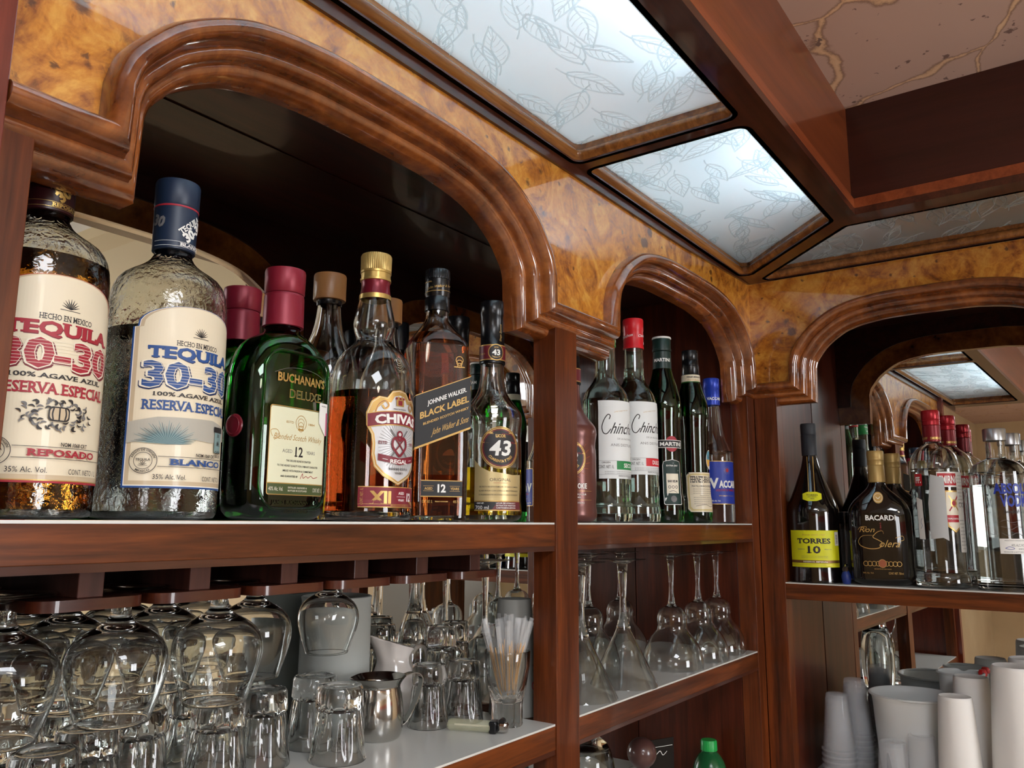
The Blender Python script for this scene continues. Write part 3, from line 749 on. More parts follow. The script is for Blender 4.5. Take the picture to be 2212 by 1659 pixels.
def maroon_cap(t, z, k=1.0):
    MR = mat('maroon_cap', (128, 26, 44), .38, metal=.25)
    rm = lambda a, r, zz: 1+.004*math.cos(60*a)
    lathe('cap', [(.0200*k, z+.036), (.0208*k, z+.037), (.0212*k, z+.060), (.0205*k, z+.0625), (0, z+.063)], MR, t, 120, mod=rm)
    lathe('collar', [(.0185*k, z), (.0212*k, z+.0005), (.0206*k, z+.0325), (.0202*k, z+.0345), (.0198*k, z+.0350), (.0198*k, z+.0355)], MR, t, 120, mod=rm)
def scotch(x, y, label, front):
    pr_rows = [(.046, .0025, 3.4, .52), (.0535, .010, 3.4, .56), (.0560, .030, 3.4, .56), (.0565, .09, 3.4, .56), (.0560, .140, 3.2, .56), (.0530, .160, 3, .57), (.0455, .1765, 2.8, .62), (.0330, .1870, 2.4, .75), (.0215, .1925, 2.1, .95), (.0180, .1975, 2, 1), (.0172, .203, 2, 1), (.0172, .225, 2, 1)]
    t, pr = bottle('whisky_flask', label, (x, y), 0, pr_rows, GREEN, .003, (.1, LQ_DK), rz=math.radians(6) if front else .3)
    maroon_cap(t, .2005)
    kf = lambda v: flat_surf(pr(v), pr(v)*.56, 3.4)
    sf = lambda u, v, l: flat_surf(.0565, .0316, 3.4)(u, v, l)
    # raised panel ring on the front, as pressed into the glass
    bm = bmesh.new(); P = []
    for cx, cy, a in ((.026, .148, 0), (-.026, .148, PI/2), (-.026, .036, PI), (.026, .036, 1.5*PI)):
        P += [(cx+.019*math.cos(a+PI/2*k/8), cy+(.022 if cy > .1 else .024)*math.sin(a+PI/2*k/8)) for k in range(9)]
    P = [sf(u, v, -.0008) for u, v in P]; add_tube(bm, P+[P[0], P[1]], .0016, 8); obj('panel_rim', bm, GREEN, t, 60)
    if not front: return t
    L = Label(); gd = INKGO
    L.text("BUCHANAN'S", .001, .1425, .0088, gd, .066, .03); L.text('DELUXE', .006, .1270, .0085, gd, .045, .03); L.text('DELUXE', .006, .1270, .0075, mat('green_ink', (30, 60, 34), .5), .0435, 0)
    L.line([(-.036, .146), (-.02, .152), (0, .154), (.02, .152), (.036, .146)], .0003, INKG, True)
    put(L, 'print', sf, t)
    L = Label(); rnd_rect(L, -.0385, .0255, .0385, .1135, .0025, INKGO); rnd_rect(L, -.0378, .0262, .0378, .1128, .0022, mat('olive_band', (66, 78, 42), .5)); L.rect(-.0378, .0365, .0378, .0400, INKGO); L.rect(-.0378, .0375, .0378, .1105, mat('laid_paper', (222, 222, 192), .55))
    L.poly([(-.0378, .1100), (.0378, .1100), (.0368, .1122), (-.0368, .1122)], mat('laid_paper'))
    for k in range(3): L.ring(.001, .0985-.003*k, .0045-.0006*k, .0006, INKGO)
    L.rect(-.003, .0905, .005, .0925, INKGO); L.line([(-.004, .092), (-.0065, .099), (-.002, .105), (.004, .105), (.0085, .099), (.006, .092)], .0007, INKGO, True)
    L.text('ESTD', -.014, .0980, .0022, INKGO, .010); L.text('1884', .016, .0980, .0022, INKGO, .009)
    L.text('Blended Scotch Whisky', 0, .0830, .0060, INKGO, .066, .0, shear=.35); L.line([(-.035, .082), (-.037, .088), (-.030, .089), (-.027, .083), (-.033, .079)], .0006, INKGO, True)
    L.text('AGED', -.016, .0690, .0036, INKG, .013, 0); L.text('12', 0, .0690, .0100, INKK, .0105, .02, slab=True); L.text('YEARS', .0165, .0690, .0034, INKG, .0125, 0)
    for k, (s_, w_) in enumerate((('THE DELUXE BLEND IS CRAFTED', .034), ('TO THE HIGHEST QUALITY FOR A VIBRANT CHARACTER', .056), ('IMBUED WITH PASSION & COMMITMENT', .042))): L.text(s_, 0, .0595-.0050*k, .0020, INKK, w_, .01)
    L.text('AND GUARANTEED BY', -.012, .0440, .0019, INKK, .023); L.line([(.003, .042), (.006, .0475), (.007, .043), (.011, .045), (.014, .0435), (.018, .0455), (.022, .0435), (.028, .045)], .0006, INKR, True)
    L.text('40% Alc. Vol.', -.028, .0315, .0040, CREAM, .017, 0); L.text('DISTILLED, BLENDED &', 0, .0330, .0017, CREAM, .026, .01); L.text('BOTTLED IN SCOTLAND', 0, .0300, .0017, CREAM, .026, .01); L.text('CONT. NET. 1 L', .029, .0315, .0042, CREAM, .015, 0)
    put(L, 'front_label', sf, t)
    L = Label(); L.text('JAMES BUCHANAN & CO', 0, .0185, .0040, GREEN, .064, .04); L.text('SCOTLAND', 0, .0100, .0038, GREEN, .032, .04)
    L.lay('embossing', lambda u, v, l: flat_surf(.0560, .0312, 3.4)(u, v, l+.0003), t)
    L = Label(); rnd_rect(L, .026, .103, .0405, .1225, .0015, INKW); L.text('HACIENDA', .034, .1195, .0014, INKK, .009); L.rect(.0375, .089, .0405, .113, mat('pink_ink', (190, 100, 130), .5)); L.poly([(.026, .106), (.026, .101), (.0375, .088), (.0375, .106)], INKW)
    put(L, 'tax_sticker', lambda u, v, l: sf(u, v, l+.0012), t)
    # wax seal on the narrow side
    bm = bmesh.new(); loft(bm, [(0, .0022), (.0095, .0022), (.0110, .0014), (.0115, 0), (0, 0)], 28, False)
    s_ = obj('wax_seal', bm, mat('maroon_wax', (104, 22, 34), .3), t, 40); s_.location = (-.0560, 0, .092); s_.rotation_euler = (0, -PI/2, 0)
    bm = bmesh.new(); P = [(.0085*math.cos(a), .0085*math.sin(a), .0024) for a in [2*PI*k/24 for k in range(25)]]; add_tube(bm, P, .0005, 6); r_ = obj('seal_ring', bm, mat('maroon_wax'), s_, 40)
    return t
scotch(.862, 1.105, 'green flask of 12 year scotch with maroon cap and large cream label', True)
scotch(.890, 1.262, 'green scotch flask with maroon cap half hidden behind the blanco tequila', False)

TAN = mat('tan_plastic', (150, 104, 62), .35)
def tan_bottle(x, y, label, s=1.0):
    rows = [(.034, .0025), (.038, .010), (.0385, .08), (.038, .17), (.0360, .195), (.0290, .2120), (.0200, .2330), (.0155, .2550), (.0140, .275), (.0142, .285)]
    t, pr = bottle('spirit_bottle', label, (x, y), 0, [(a, b*s) for a, b in rows], GLASS, .003)
    lathe('stopper', [(.0145, .276*s), (.0200, .2765*s), (.0205, .278*s), (.0206, .308*s), (.0198, .310*s), (0, .3105*s)], TAN, t)
    lathe('band', [(.0150, .270*s), (.0158, .271*s), (.0160, .276*s), (.0150, .2765*s)], BLACK, t)
    return t
tan_bottle(1.088, 1.25, 'clear spirit bottle with wide tan stopper between the scotch flask and the whisky')
tan_bottle(1.268, 1.262, 'clear spirit bottle with tan stopper between the whisky with gold cap and the square one', .98)
tan_bottle(1.005, 1.385, 'clear spirit bottle with tan stopper behind the maroon-capped flask', .92)

def chivas(x, y):
    rows = [(.0455, .0025), (.0492, .006), (.0490, .018), (.0485, .022), (.0487, .03), (.0492, .08), (.0482, .145), (.0462, .170), (.0420, .1855), (.0345, .1965), (.0255, .2050), (.0208, .2110), (.0214, .2170), (.0242, .2250), (.0246, .2330), (.0222, .2460), (.0198, .2560), (.0182, .2640), (.0165, .2720), (.0160, .290)]
    t, pr = bottle('whisky_bottle', 'clear whisky bottle with bulging neck, gold cap and ornate shield label', (x, y), 0, rows, GLASS, .003, (.147, LQ_AMBER), rz=math.radians(-4))
    MA = mat('maroon_foil', (112, 24, 38), .3, metal=.35)
    lathe('neck_band', [(.0180, .2610), (.0192, .2612), (.0190, .2668), (.0180, .2672)], GOLD, t)
    lathe('neck_foil', [(.0178, .2668), (.0182, .2672), (.0172, .2740), (.0168, .2800), (.0174, .2835), (.0170, .2840)], MA, t)
    lathe('cap_collar', [(.0170, .2838), (.0184, .2842), (.0184, .2868), (.0176, .2872), (.0176, .2935), (.0184, .2940), (.0184, .2965), (.0175, .2968)], GOLD, t, 96, mod=lambda a, r, z: 1+(.01*math.cos(12*a) if .286 < z < .294 else 0))
    lathe('cap', [(.0175, .2966), (.0180, .2970), (.0184, .3150), (.0176, .3172), (0, .3175)], GOLDCAP, t, 192, mod=lambda a, r, z: 1+.018*math.cos(48*a) if z < .316 else 1)
    L = Label(); MAR = mat('maroon_ink', (120, 24, 40), .45); SI = mat('silver_paper', (206, 206, 208), .4, metal=.2)
    sh = [(0, .148), (.010, .146), (.0165, .138), (.026, .139), (.0345, .133), (.040, .120), (.0395, .106), (.034, .096), (.0325, .085), (.033, .073), (.030, .060), (.020, .050), (.008, .044), (0, .040)]
    P = sh + [(-a, b) for a, b in reversed(sh[1:-1])]
    L.poly(P, INKGO); L.poly(inset(P, .0014), CREAM); L.poly(inset(P, .0020), INKGO); L.poly(inset([p if p[1] < .125 else (p[0]*.8, p[1]-.003) for p in P], .0042), SI)
    for k in range(48):
        a = 2*PI*k/48; L.line([(.008*math.cos(a), .085+.010*math.sin(a)), (.026*math.cos(a), .085+.030*math.sin(a))], .00035, INKG)
    for sg in (-1, 1):
        L.line([(sg*.030, .121), (sg*.026, .130), (sg*.019, .134), (sg*.015, .129), (sg*.019, .125), (sg*.0225, .129)], .0022, INKGO, True)
        L.line([(sg*.030, .121), (sg*.026, .130), (sg*.019, .134), (sg*.015, .129), (sg*.019, .125)], .0006, MAR, True)
    for k in range(5): L.disc(-.005+.0025*k, .1375+.001*(k % 2), .0016, INKGO if k % 2 else MAR)
    L.rect(-.0055, .1290, .0055, .1365, INKGO); L.rect(-.003, .1300, .003, .1355, MAR); L.text('PRINCE OF WHISKIES', 0, .1255, .0014, INKK, .018)
    arc = lambda y0, y1, c: [(-.038+.076*k/16, y0-c*((k-8)/8)**2) for k in range(17)] + [(.038-.076*k/16, y1-c*((k-8)/8)**2) for k in range(17)]
    L.poly(arc(.1235, .1070, .004), INKGO); L.poly(arc(.1225, .1080, .004), MAR)
    L.text('CHIVAS', 0, .1150, .0100, INKW, .060, .05, arc=.16)
    L.line([(-.012, .070), (.012, .102)], .0016, INKG); L.line([(.012, .070), (-.012, .102)], .0016, INKG)
    L.line([(0, .072), (-.009, .082), (-.009, .090), (-.0045, .093), (0, .090), (.0045, .093), (.009, .090), (.009, .082), (0, .072)], .0028, MAR, True); L.disc(0, .097, .0042, MAR); L.disc(0, .097, .0020, SI)
    L.line([(-.006, .078), (.006, .092)], .0014, MAR); L.line([(.006, .078), (-.006, .092)], .0014, MAR)
    L.text('ESTD', -.021, .0870, .0032, MAR, .010); L.text('1801', .021, .0870, .0032, MAR, .009)
    L.poly([(-.026, .0745), (0, .0700), (.026, .0745), (.026, .0670), (0, .0625), (-.026, .0670)], MAR); L.text('REGAL', 0, .0665, .0044, INKW, .024, .03); L.line([(-.021, .0690), (-.015, .0680)], .0005, INKW); L.line([(.021, .0690), (.015, .0680)], .0005, INKW)
    L.text('BLENDED SCOTCH', 0, .0580, .0024, INKK, .026); L.text('WHISKY', 0, .0535, .0024, INKK, .012)
    put(L, 'shield_label', round_surf(lambda v: pr(v)+.0002), t)
    L = Label(); L.rect(-.046, .0155, .046, .0385, INKGO); L.rect(-.046, .0165, .046, .0375, MAR); L.rect(-.046, .0190, .046, .0193, INKGO)
    L.text('XII', -.021, .0270, .0130, INKGO, .024, .05); L.text('AGED', .006, .0315, .0030, INKW, .009); L.line([(-.001, .0275), (.013, .0275)], .0003, INKW); L.text('YEARS', .006, .0235, .0030, INKW, .010); L.text('12', .021, .0275, .0090, INKW, .009, .04)
    L.text('PRODUCTO DE ESCOCIA', .006, .0178, .0014, INKGO, .030); L.text('CONT. NET. 1L', -.042, .0275, .0034, INKGO, .018, 0, rot=PI/2)
    put(L, 'base_label', round_surf(lambda v: pr(v)+.0002), t)
    # moulded crest on the shoulder
    L = Label()
    for k in range(5): L.ring(0, .178+.0015*k, .0075-.0012*k, .0011, GLASS)
    L.rect(-.006, .168, .006, .171, GLASS)
    L.lay('crest', lambda u, v, l: round_surf(lambda q: pr(q)+.0004)(u, v, l*20), t)
    return t
chivas(1.077, 1.106)

def black_label(x, y, rz):
    rows = [(.0340, .0025, 7, 1), (.0352, .008, 7, 1), (.0360, .07, 7, 1), (.0366, .205, 6, 1), (.0362, .219, 5, 1), (.0335, .229, 4, 1), (.0262, .2405, 3, 1), (.0190, .2510, 2.3, 1), (.0152, .2590, 2, 1), (.0148, .2680, 2, 1), (.0146, .290, 2, 1)]
    t, pr = bottle('whisky_bottle', 'tall square whisky bottle with slanted black label and black cap', (x, y), 0, rows, GLASS, .003, (.236, LQ_AMBER), rz=rz)
    lathe('sleeve', [(.0148, .2685), (.0164, .2690), (.0163, .2850), (.0155, .2862), (.0155, .2880), (.0162, .2895), (.0160, .3105), (.0150, .3108)], BLACK, t)
    lathe('cap', [(.0150, .3105), (.0162, .3110), (.0162, .3225), (.0155, .3240), (0, .3243)], BLACK, t, 120, mod=lambda a, r, z: 1+(.012*math.cos(40*a) if z < .3235 else 0))
    L = Label(); L.line([(-.05, .291), (.05, .297)], .0006, INKGO); L.text('John Walker & Sons', 0, .3000, .0034, INKGO, .036, 0, shear=.35, slope=.15); L.text('BLACK LABEL', -.02, .3060, .0016, INKGO, .016)
    put(L, 'sleeve_print', round_surf(.0163), t, .002)
    # slanted label wraps three faces
    def sq(u, v, l):
        hw = .0352; r = .0364+.0003+l
        if abs(u) <= hw: return Vector((u, -r, v))
        s = math.copysign(1, u); q = abs(u)-hw; c = .0022; arc = c*PI/2
        if q < arc: a = q/c; return Vector((s*(hw-.001+(c)*math.sin(a)), -(r-c)-c*math.cos(a), v))
        return Vector((s*(r), -(r-c)+(q-arc), v))
    BL = mat('black_label_paper', (18, 18, 22), .35); L = Label(); k = .40
    yb = lambda u, c: c+k*u
    seg_ = [-.062+.124*i/30 for i in range(31)]
    L.poly([(u, yb(u, .100)) for u in seg_] + [(u, yb(u, .1665)) for u in reversed(seg_)], INKGO)
    L.poly([(u, yb(u, .1025)) for u in seg_] + [(u, yb(u, .1655)) for u in reversed(seg_)], BL)
    L.text('JOHNNIE WALKER.', .005, yb(.004, .1520), .0058, INKW, .050, .02, slope=k, slab=False)
    L.text('BLACK LABEL', .002, yb(.002, .1390), .0080, INKGO, .062, .03, slope=k)
    L.text('BLENDED SCOTCH WHISKY', .004, yb(.004, .1275), .0030, INKGO, .058, .02, slope=k)
    L.text('John Walker & Sons', .010, yb(.010, .1140), .0080, INKGO, .046, 0, shear=.3, slope=k)
    put(L, 'slanted_label', sq, t)
    L = Label(); L.rect(-.026, .0300, .026, .0500, INKGO); L.rect(-.026, .0310, .026, .0490, BL)
    L.text('AGED', -.0165, .0400, .0030, INKGO, .010); L.text('12', 0, .0405, .0095, INKW, .0100, .04); L.text('YEARS', .0165, .0400, .0030, INKGO, .011); L.line([(-.023, .0430), (-.010, .0430)], .0003, INKGO); L.line([(.010, .0430), (.023, .0430)], .0003, INKGO); L.line([(-.023, .0370), (-.010, .0370)], .0003, INKGO); L.line([(.010, .0370), (.023, .0370)], .0003, INKGO)
    L.text('CONT. NET. 1L', -.018, .0245, .0035, INKGO, .013, 0); L.text('PRODUCT OF SCOTLAND', 0, .0245, .0015, INKGO, .016); L.text('40% Vol.', .019, .0245, .0035, INKGO, .009, 0)
    for j in range(3): L.ring(.020, .2000-.0035*j, .0050-.001*j, .0008, INKGO)
    L.line([(.013, .191), (.027, .191)], .0012, INKGO)
    put(L, 'small_print', sq, t)
    return t
black_label(1.245, 1.094, math.radians(-33))
t = thing('whisky_bottle', 'dark bottle with a plain black cap behind the square whisky bottle', 'bottle', (1.430*S, 1.385*S, Z0))
lathe('glass_body', smooth_rows([(.034, .0008), (.036, .01), (.036, .19), (.030, .215), (.016, .235), (.0145, .262)]), BLACKG, t)
lathe('cap', [(.0150, .258), (.0172, .2585), (.0175, .300), (.0165, .302), (0, .302)], BLACK, t)

L43 = [(.0360, .0025), (.0405, .007), (.0420, .014), (.0405, .030), (.0415, .048), (.0412, .105), (.0400, .118), (.0408, .128), (.0425, .1390), (.0405, .1500), (.0330, .1600), (.0250, .1710), (.0200, .1810), (.0180, .1920), (.0165, .2050), (.0160, .235)]
def licor(x, y, label, dark=False, az=0.0, front=True):
    m = BLACKG if dark else GLASS
    if dark: m = mat('caramel_coat', (104, 62, 56), .28, metal=.35)
    mod = None
    if dark:
        t = thing('liqueur_bottle', label, 'bottle', (x*S, y*S, Z0)); lathe('glass_body', [(0, .0005), (.03, .0005)]+smooth_rows(L43), m, t, 64); pr = prof_r(L43)
    else: t, pr = bottle('liqueur_bottle', label, (x, y), 0, L43, GLASS, .003, (.073, LQ_43))
    lathe('cap', [(.0170, .2285), (.0178, .2290), (.0176, .2450), (.0168, .2460), (.0170, .2860), (.0177, .2870), (.0178, .3070), (.0170, .3085), (0, .3085)], BLACK, t)
    lathe('neck_foot', [(.0160, .2180), (.0182, .2190), (.0182, .2220), (.0178, .2230)], BLACK, t)
    WN = mat('wine_ink', (96, 24, 34), .4)
    L = Label(); L.rect(-.05, .2225, .05, .2445, INKGO); L.rect(-.05, .2240, .05, .2430, WN); L.disc(0, .2335, .0118, INKGO); L.disc(0, .2335, .0104, INKK)
    L.text('43', 0, .2335, .0078, INKW, .0115, .04); L.text('LICOR', 0, .2405, .0020, INKGO, .006); L.text('CUARENTA Y TRES', 0, .2262, .0015, INKGO, .013, arc=-.009); L.text('Zamora', -.022, .232, .003, INKGO, .012, 0, shear=.3); L.text('Diego Zamora', .006, .262, .003, INKGO, .024, 0, rot=PI/2, shear=.3)
    put(L, 'neck_label', round_surf(.0181, az=az), t, .002)
    L = Label(); L.disc(0, .0985, .0285, INKGO); L.ring(0, .0985, .0275, .0007, INKK); L.disc(0, .0985, .0255, WN); L.disc(0, .0985, .0235, INKK)
    L.text('4', -.0075, .0985, .0200, INKW, .0150, .03, shear=.15); L.text('3', .0085, .0985, .0200, INKW, .0125, .03, shear=.15)
    L.text('LICOR', 0, .1145, .0042, INKGO, .014, .04); L.text('CUARENTA Y TRES', 0, .0805, .0036, INKGO, .036, .03, arc=-.0205)
    put(L, 'round_label', round_surf(lambda v: pr(v)+.0004, az=az), t)
    L = Label()
    if not dark:
        GP = mat('gold_paper', (196, 176, 128), .35, metal=.4)
        P = [(-.036, .0285), (.036, .0285), (.036, .0635), (.018, .0625), (0, .0650), (-.016, .0670), (-.028, .0730), (-.036, .0820)]
        L.poly(P, GP); L.text('ORIGINAL', 0, .0560, .0042, INKK, .030, 0)
        L.line([(-.01, .0515), (.01, .0515)], .0004, INKR)
        for k, s_ in enumerate(('SECRETA RECETA FAMILIAR, DE DIEGO ZAMORA', 'ELABORADA CON CITRICOS MEDITERRANEOS', 'E INGREDIENTES BOTANICOS SELECCIONADOS')): L.text(s_, 0, .0465-.0052*k, .0019, INKK, .058, .01)
        L.rect(-.036, .0150, .036, .0285, INKGO); L.rect(-.036, .0165, .036, .0270, INKK); L.poly([(-.012, .0165), (.036, .0165), (.036, .0270), (-.004, .0270)], WN)
        L.text('700 ml', -.025, .0195, .0050, INKW, .018, 0); L.text('CONT. NET.', -.027, .0250, .0018, INKW, .010)
        for k, s_ in enumerate(('LICOR DE CITRICOS Y', 'EXTRACTOS VEGETALES', 'CARTAGENA-ESPANA')): L.text(s_, .009, .0250-.0030*k, .0019, INKW, .030, .01)
    else:
        L.text('CARAMEL COOKIE', 0, .0560, .0080, INKW, .060, .03); L.line([(-.04, .0480), (.04, .0480)], .0005, INKGO)
        L.text('LICOR 43 ICE CREAM LIQUEUR', 0, .0430, .0024, INKW, .058, .01); L.text('OF SPICED CARAMEL', 0, .0385, .0024, INKW, .04, .01); L.line([(-.04, .0345), (.04, .0345)], .0005, INKGO); L.text('70 cl e | LIMITED EDITION', 0, .0300, .0026, INKW, .050, .01)
        for k in range(22):
            a = 2*PI*k/22; L.line([(.0295*math.cos(a), .0985+.0295*math.sin(a)), (.037*math.cos(a+.1), .0985+.036*math.sin(a+.1))], .0012, mat('orange_ink', (196, 104, 50), .5), taper=True)
    put(L, 'low_label', round_surf(lambda v: pr(v)+.0002, az=az), t)
    L = Label()
    for k in range(16):
        a = 2*PI*k/16; L.disc(.006*math.cos(a), .163+.009*math.sin(a), .0022, m)
        if k % 2: L.disc(.003*math.cos(a), .163+.0045*math.sin(a), .0018, m)
    L.lay('crest', lambda u, v, l: round_surf(lambda q: pr(q)+.0005, az=az)(u, v, l*12), t)
    return t
licor(1.440, 1.096, 'clear bottle of yellow liqueur with round black medallion label next to the post', az=math.radians(-35))
licor(1.502, 1.250, 'second yellow liqueur bottle, its label peeping out behind the square whisky', az=math.radians(-66))

# ================================================================ BOTTLES, UPPER SHELF RIGHT BAY
licor(1.775, 1.098, 'bronze caramel liqueur bottle half hidden behind the middle post', True, az=math.radians(-62))
def chinchon(x, y, green):
    rows = [(.0405, .0025), (.0425, .006), (.0425, .028), (.0405, .034), (.0402, .10), (.0402, .205), (.0392, .219), (.0350, .232), (.0280, .243), (.0215, .2530), (.0185, .264), (.0178, .285), (.0176, .315), (.0176, .345)]
    rows = [(a, b*(.95 if green else 1)) for a, b in rows]; z = .95 if green else 1
    t, pr = bottle('anise_bottle', ('clear anise bottle with green cap and green SECO stripe' if green else 'clear anise bottle with bright red cap and red DULCE stripe'), (x, y), 0, rows, LIMEGLASS, .003, (.207 if green else .28, LQ_CLEAR))
    cm = mat('green_cap', (36, 140, 72), .35) if green else mat('red_cap', (196, 24, 34), .35)
    lathe('cap', [(.0178, .3160*z), (.0190, .3165*z), (.0190, .3200*z), (.0186, .3210*z), (.0186, .3500*z), (.0192, .3510*z), (.0192, .3700*z), (.0182, .3725*z), (0, .3728*z)], cm, t)
    L = Label(); L.text('Chinchon', .003, .341*z, .0052, INKW, .028, .01, shear=.3, rot=.15); L.text('Chinchon', -.035, .339*z, .0052, INKW, .028, .01, shear=.3, rot=.15); agave(L, .006, .325*z, .005, INKW, .0004, 7)
    put(L, 'cap_print', round_surf(.0188), t, .002)
    L = Label(); o = -.012 if green else 0; ST = mat('seco_stripe', (24, 124, 62), .5) if green else mat('dulce_stripe', (196, 26, 38), .5)
    WP = mat('white_label_paper', (226, 230, 230), .45)
    L.rect(-.050, .084+o, .050, .214+o, WP)
    S_ = [(-.032, .182), (-.030, .188), (-.034, .190), (-.040, .182), (-.044, .170), (-.042, .160), (-.036, .158), (-.029, .166)]
    L.line([(a, b+o) for a, b in S_], .0016, INKK, True)
    L.text('hinchon', .0035, .168+o, .0190, INKK, .060, .01, shear=.45); L.line([(.016, .178+o), (.019, .182+o)], .0010, INKK)
    L.text('LA MUY NOBLE Y MUY LEAL', -.008, .197+o, .0020, INKGO, .030, 0, slope=.16); L.rect(.022, .186+o, .028, .205+o, INKGO); L.rect(.0235, .190+o, .0265, .198+o, INKK); L.disc(.025, .204+o, .0032, mat('crown_ink', (230, 180, 60), .5))
    L.text('DE LA ALCOHOLERA', .004, .1500+o, .0030, INKG, .044, 0); L.text('ANIS DESTILADO', -.002, .1395+o, .0046, INKG, .056, 0)
    for k in range(4): L.line([(.018+.002*k, .128+o), (.022, .124+o-.002*k), (.018, .119+o-.001*k), (.024, .116+o)], .0007, INKG, True)
    L.rect(-.050, .1130+o, .050, .1134+o, INKG); L.text('ORIGEN', -.038, .1105+o, .0030, INKK, .014, 0); L.text('CONT. NET. 1L', -.038, .1035+o, .0055, INKK, .026, 0)
    L.rect(-.020, .0990+o, .050, .1130+o, ST); L.text('SECO' if green else 'DULCE', .006, .1060+o, .0070, INKW, .024, .03)
    for k in range(2): L.text('ELABORADO Y EMBOTELLADO EN ORIGEN POR LA SOCIEDAD', 0, .0955-.003*k+o, .0014, INKG, .080, 0)
    L.rect(-.050, .0905+o, .050, .0908+o, INKG); L.text('INDICACION GEOGRAFICA', .008, .0885+o, .0030, INKK, .050, 0); L.text('CHINCHON', .014, .0850+o+.0005, .0030, INKK, .022, 0)
    put(L, 'front_label', round_surf(lambda v: pr(v)+.0002, az=math.radians(-8)), t)
    L = Label(); L.text('1911', .004, .055, .020, LIMEGLASS, .045, .03); L.lay('embossing', round_surf(lambda v: pr(v)+.0004), t)
    return t
chinchon(1.955, 1.092, True)
chinchon(2.132, 1.094, False)
WINE = [(.0315, .0025), (.0345, .006), (.0345, .045), (.0325, .055), (.0312, .10), (.0322, .19), (.0345, .215), (.0330, .240), (.0285, .2580), (.0235, .2740), (.0195, .2900), (.0170, .3050), (.0160, .325), (.0158, .345)]
def martini(x, y):
    t, pr = bottle('vermouth_bottle', 'green vermouth bottle with red ball emblem and white-topped green cap', (x, y), 0, WINE, DKGREEN, .0025, (.20, LQ_DK))
    lathe('foil', [(.0166, .2960), (.0182, .2965), (.0176, .3300), (.0168, .3305)], mat('dark_green_foil', (18, 42, 38), .35), t)
    lathe('cap', [(.0165, .3310), (.0186, .3320), (.0186, .3360), (.0178, .3365), (.0180, .3560), (.0178, .3565)], mat('dark_green_foil'), t)
    lathe('cap_top', [(.0180, .3560), (.0188, .3565), (.0188, .3585), (.0180, .3600), (0, .3600)], mat('white_metal', (220, 222, 220), .4), t)
    L = Label(); L.text('MARTINI', -.004, .3130, .0068, INKW, .034, .022); put(L, 'foil_print', round_surf(.0181, az=-.9), t, .002)
    L = Label(); L.disc(0, .148, .0135, INKR, .0150); L.rect(-.0275, .1405, .0275, .1555, INKW); L.rect(-.0262, .1415, .0262, .1545, INKK); L.text('MARTINI', 0, .148, .0074, INKW, .046, .026)
    L.poly([(-.017, .115), (0, .119), (.017, .115), (.019, .108), (.019, .036), (.017, .034), (-.017, .034), (-.019, .036), (-.019, .108)], INKW)
    L.poly([(-.0165, .1145), (0, .118), (.0165, .1145), (.018, .108), (.018, .037), (.016, .035), (-.016, .035), (-.018, .037), (-.018, .108)], mat('label_green', (20, 48, 44), .5))
    L.text('EXTRA DRY', 0, .107, .0028, INKW, .024); L.rect(-.0125, .054, .0125, .092, CREAM); L.text('BAR REUM', 0, .078, .0042, INKK, .020, .05)
    for k in (-.007, 0, .007): L.ring(k, .067, .0028, .0009, INKK)
    L.line([(-.008, .058), (0, .060), (.008, .057)], .0008, INKK, True); L.disc(0, .045, .006, INKG)
    put(L, 'front_label', round_surf(lambda v: pr(v)+.0002, az=math.radians(-38)), t)
martini(2.318, 1.090)
def fernet(x, y):
    t, pr = bottle('bitter_bottle', 'green bitters bottle with black cap, cream neck band and cream label', (x, y), 0, WINE, DKGREEN, .0025, (.215, LQ_DK))
    lathe('neck_band', [(.0174, .2870), (.0196, .2880), (.0190, .3040), (.0172, .3045)], PAPER, t)
    lathe('foil', [(.0176, .3040), (.0180, .3045), (.0178, .3230), (.0168, .3235)], BLACK, t)
    lathe('cap', [(.0165, .3235), (.0172, .3240), (.0172, .3350), (.0164, .3360), (.0172, .3370), (.0172, .3550), (.0164, .3568), (0, .3570)], BLACK, t)
    L = Label(); L.text('FERNET-BRANCA', 0, .2990, .0030, INKK, .03); L.text('Fratelli Branca', 0, .2930, .0036, INKGO, .026, 0, shear=.3); put(L, 'band_print', round_surf(.0198, az=-.8), t, .002)
    c = .006; P = [(-.036+c, .022), (.036-c, .022), (.036, .022+c), (.036, .102-c), (.036-c, .102), (-.036+c, .102), (-.036, .102-c), (-.036, .022+c)]
    L = Label(); L.poly(P, INKK); L.poly(inset(P, .0006), PAPER); L.poly(inset(P, .003), mat('yellow_guilloche', (206, 186, 128), .5)); L.poly(inset(P, .0062), PAPER)
    L.text('FERNET-BRANCA', .002, .0875, .0125, INKK, .058, .02, slab=True); L.text('FRATELLI BRANCA DISTILLERIE', .002, .0740, .0036, INKK, .054, .01)
    for k in range(8): L.text('SPECIALITA DEI FRATELLI BRANCA MILANO', .002, .0680-.0042*k, .0016, INKK, .050 if k != 3 else .024, 0)
    L.line([(-.02, .034), (0, .037), (.015, .033), (.026, .036)], .0007, INKK, True)
    put(L, 'front_label', round_surf(lambda v: pr(v)+.0002, az=math.radians(-30)), t)
    L = Label(); L.disc(0, .128, .014, INKW, .020); L.disc(0, .128, .0128, mat('sunset_ink', (220, 170, 80), .5), .0188); L.poly([(-.0125, .128), (.0125, .128), (.011, .140), (.006, .1455), (-.006, .1455), (-.011, .140)], mat('sky_ink', (90, 150, 170), .5)); L.line([(-.008, .138), (0, .131), (.008, .140)], .0022, INKK, True, True); L.disc(0, .112, .007, INKW, .0035)
    put(L, 'medallion', round_surf(lambda v: pr(v)+.0004, az=math.radians(10)), t)
fernet(2.538, 1.090)
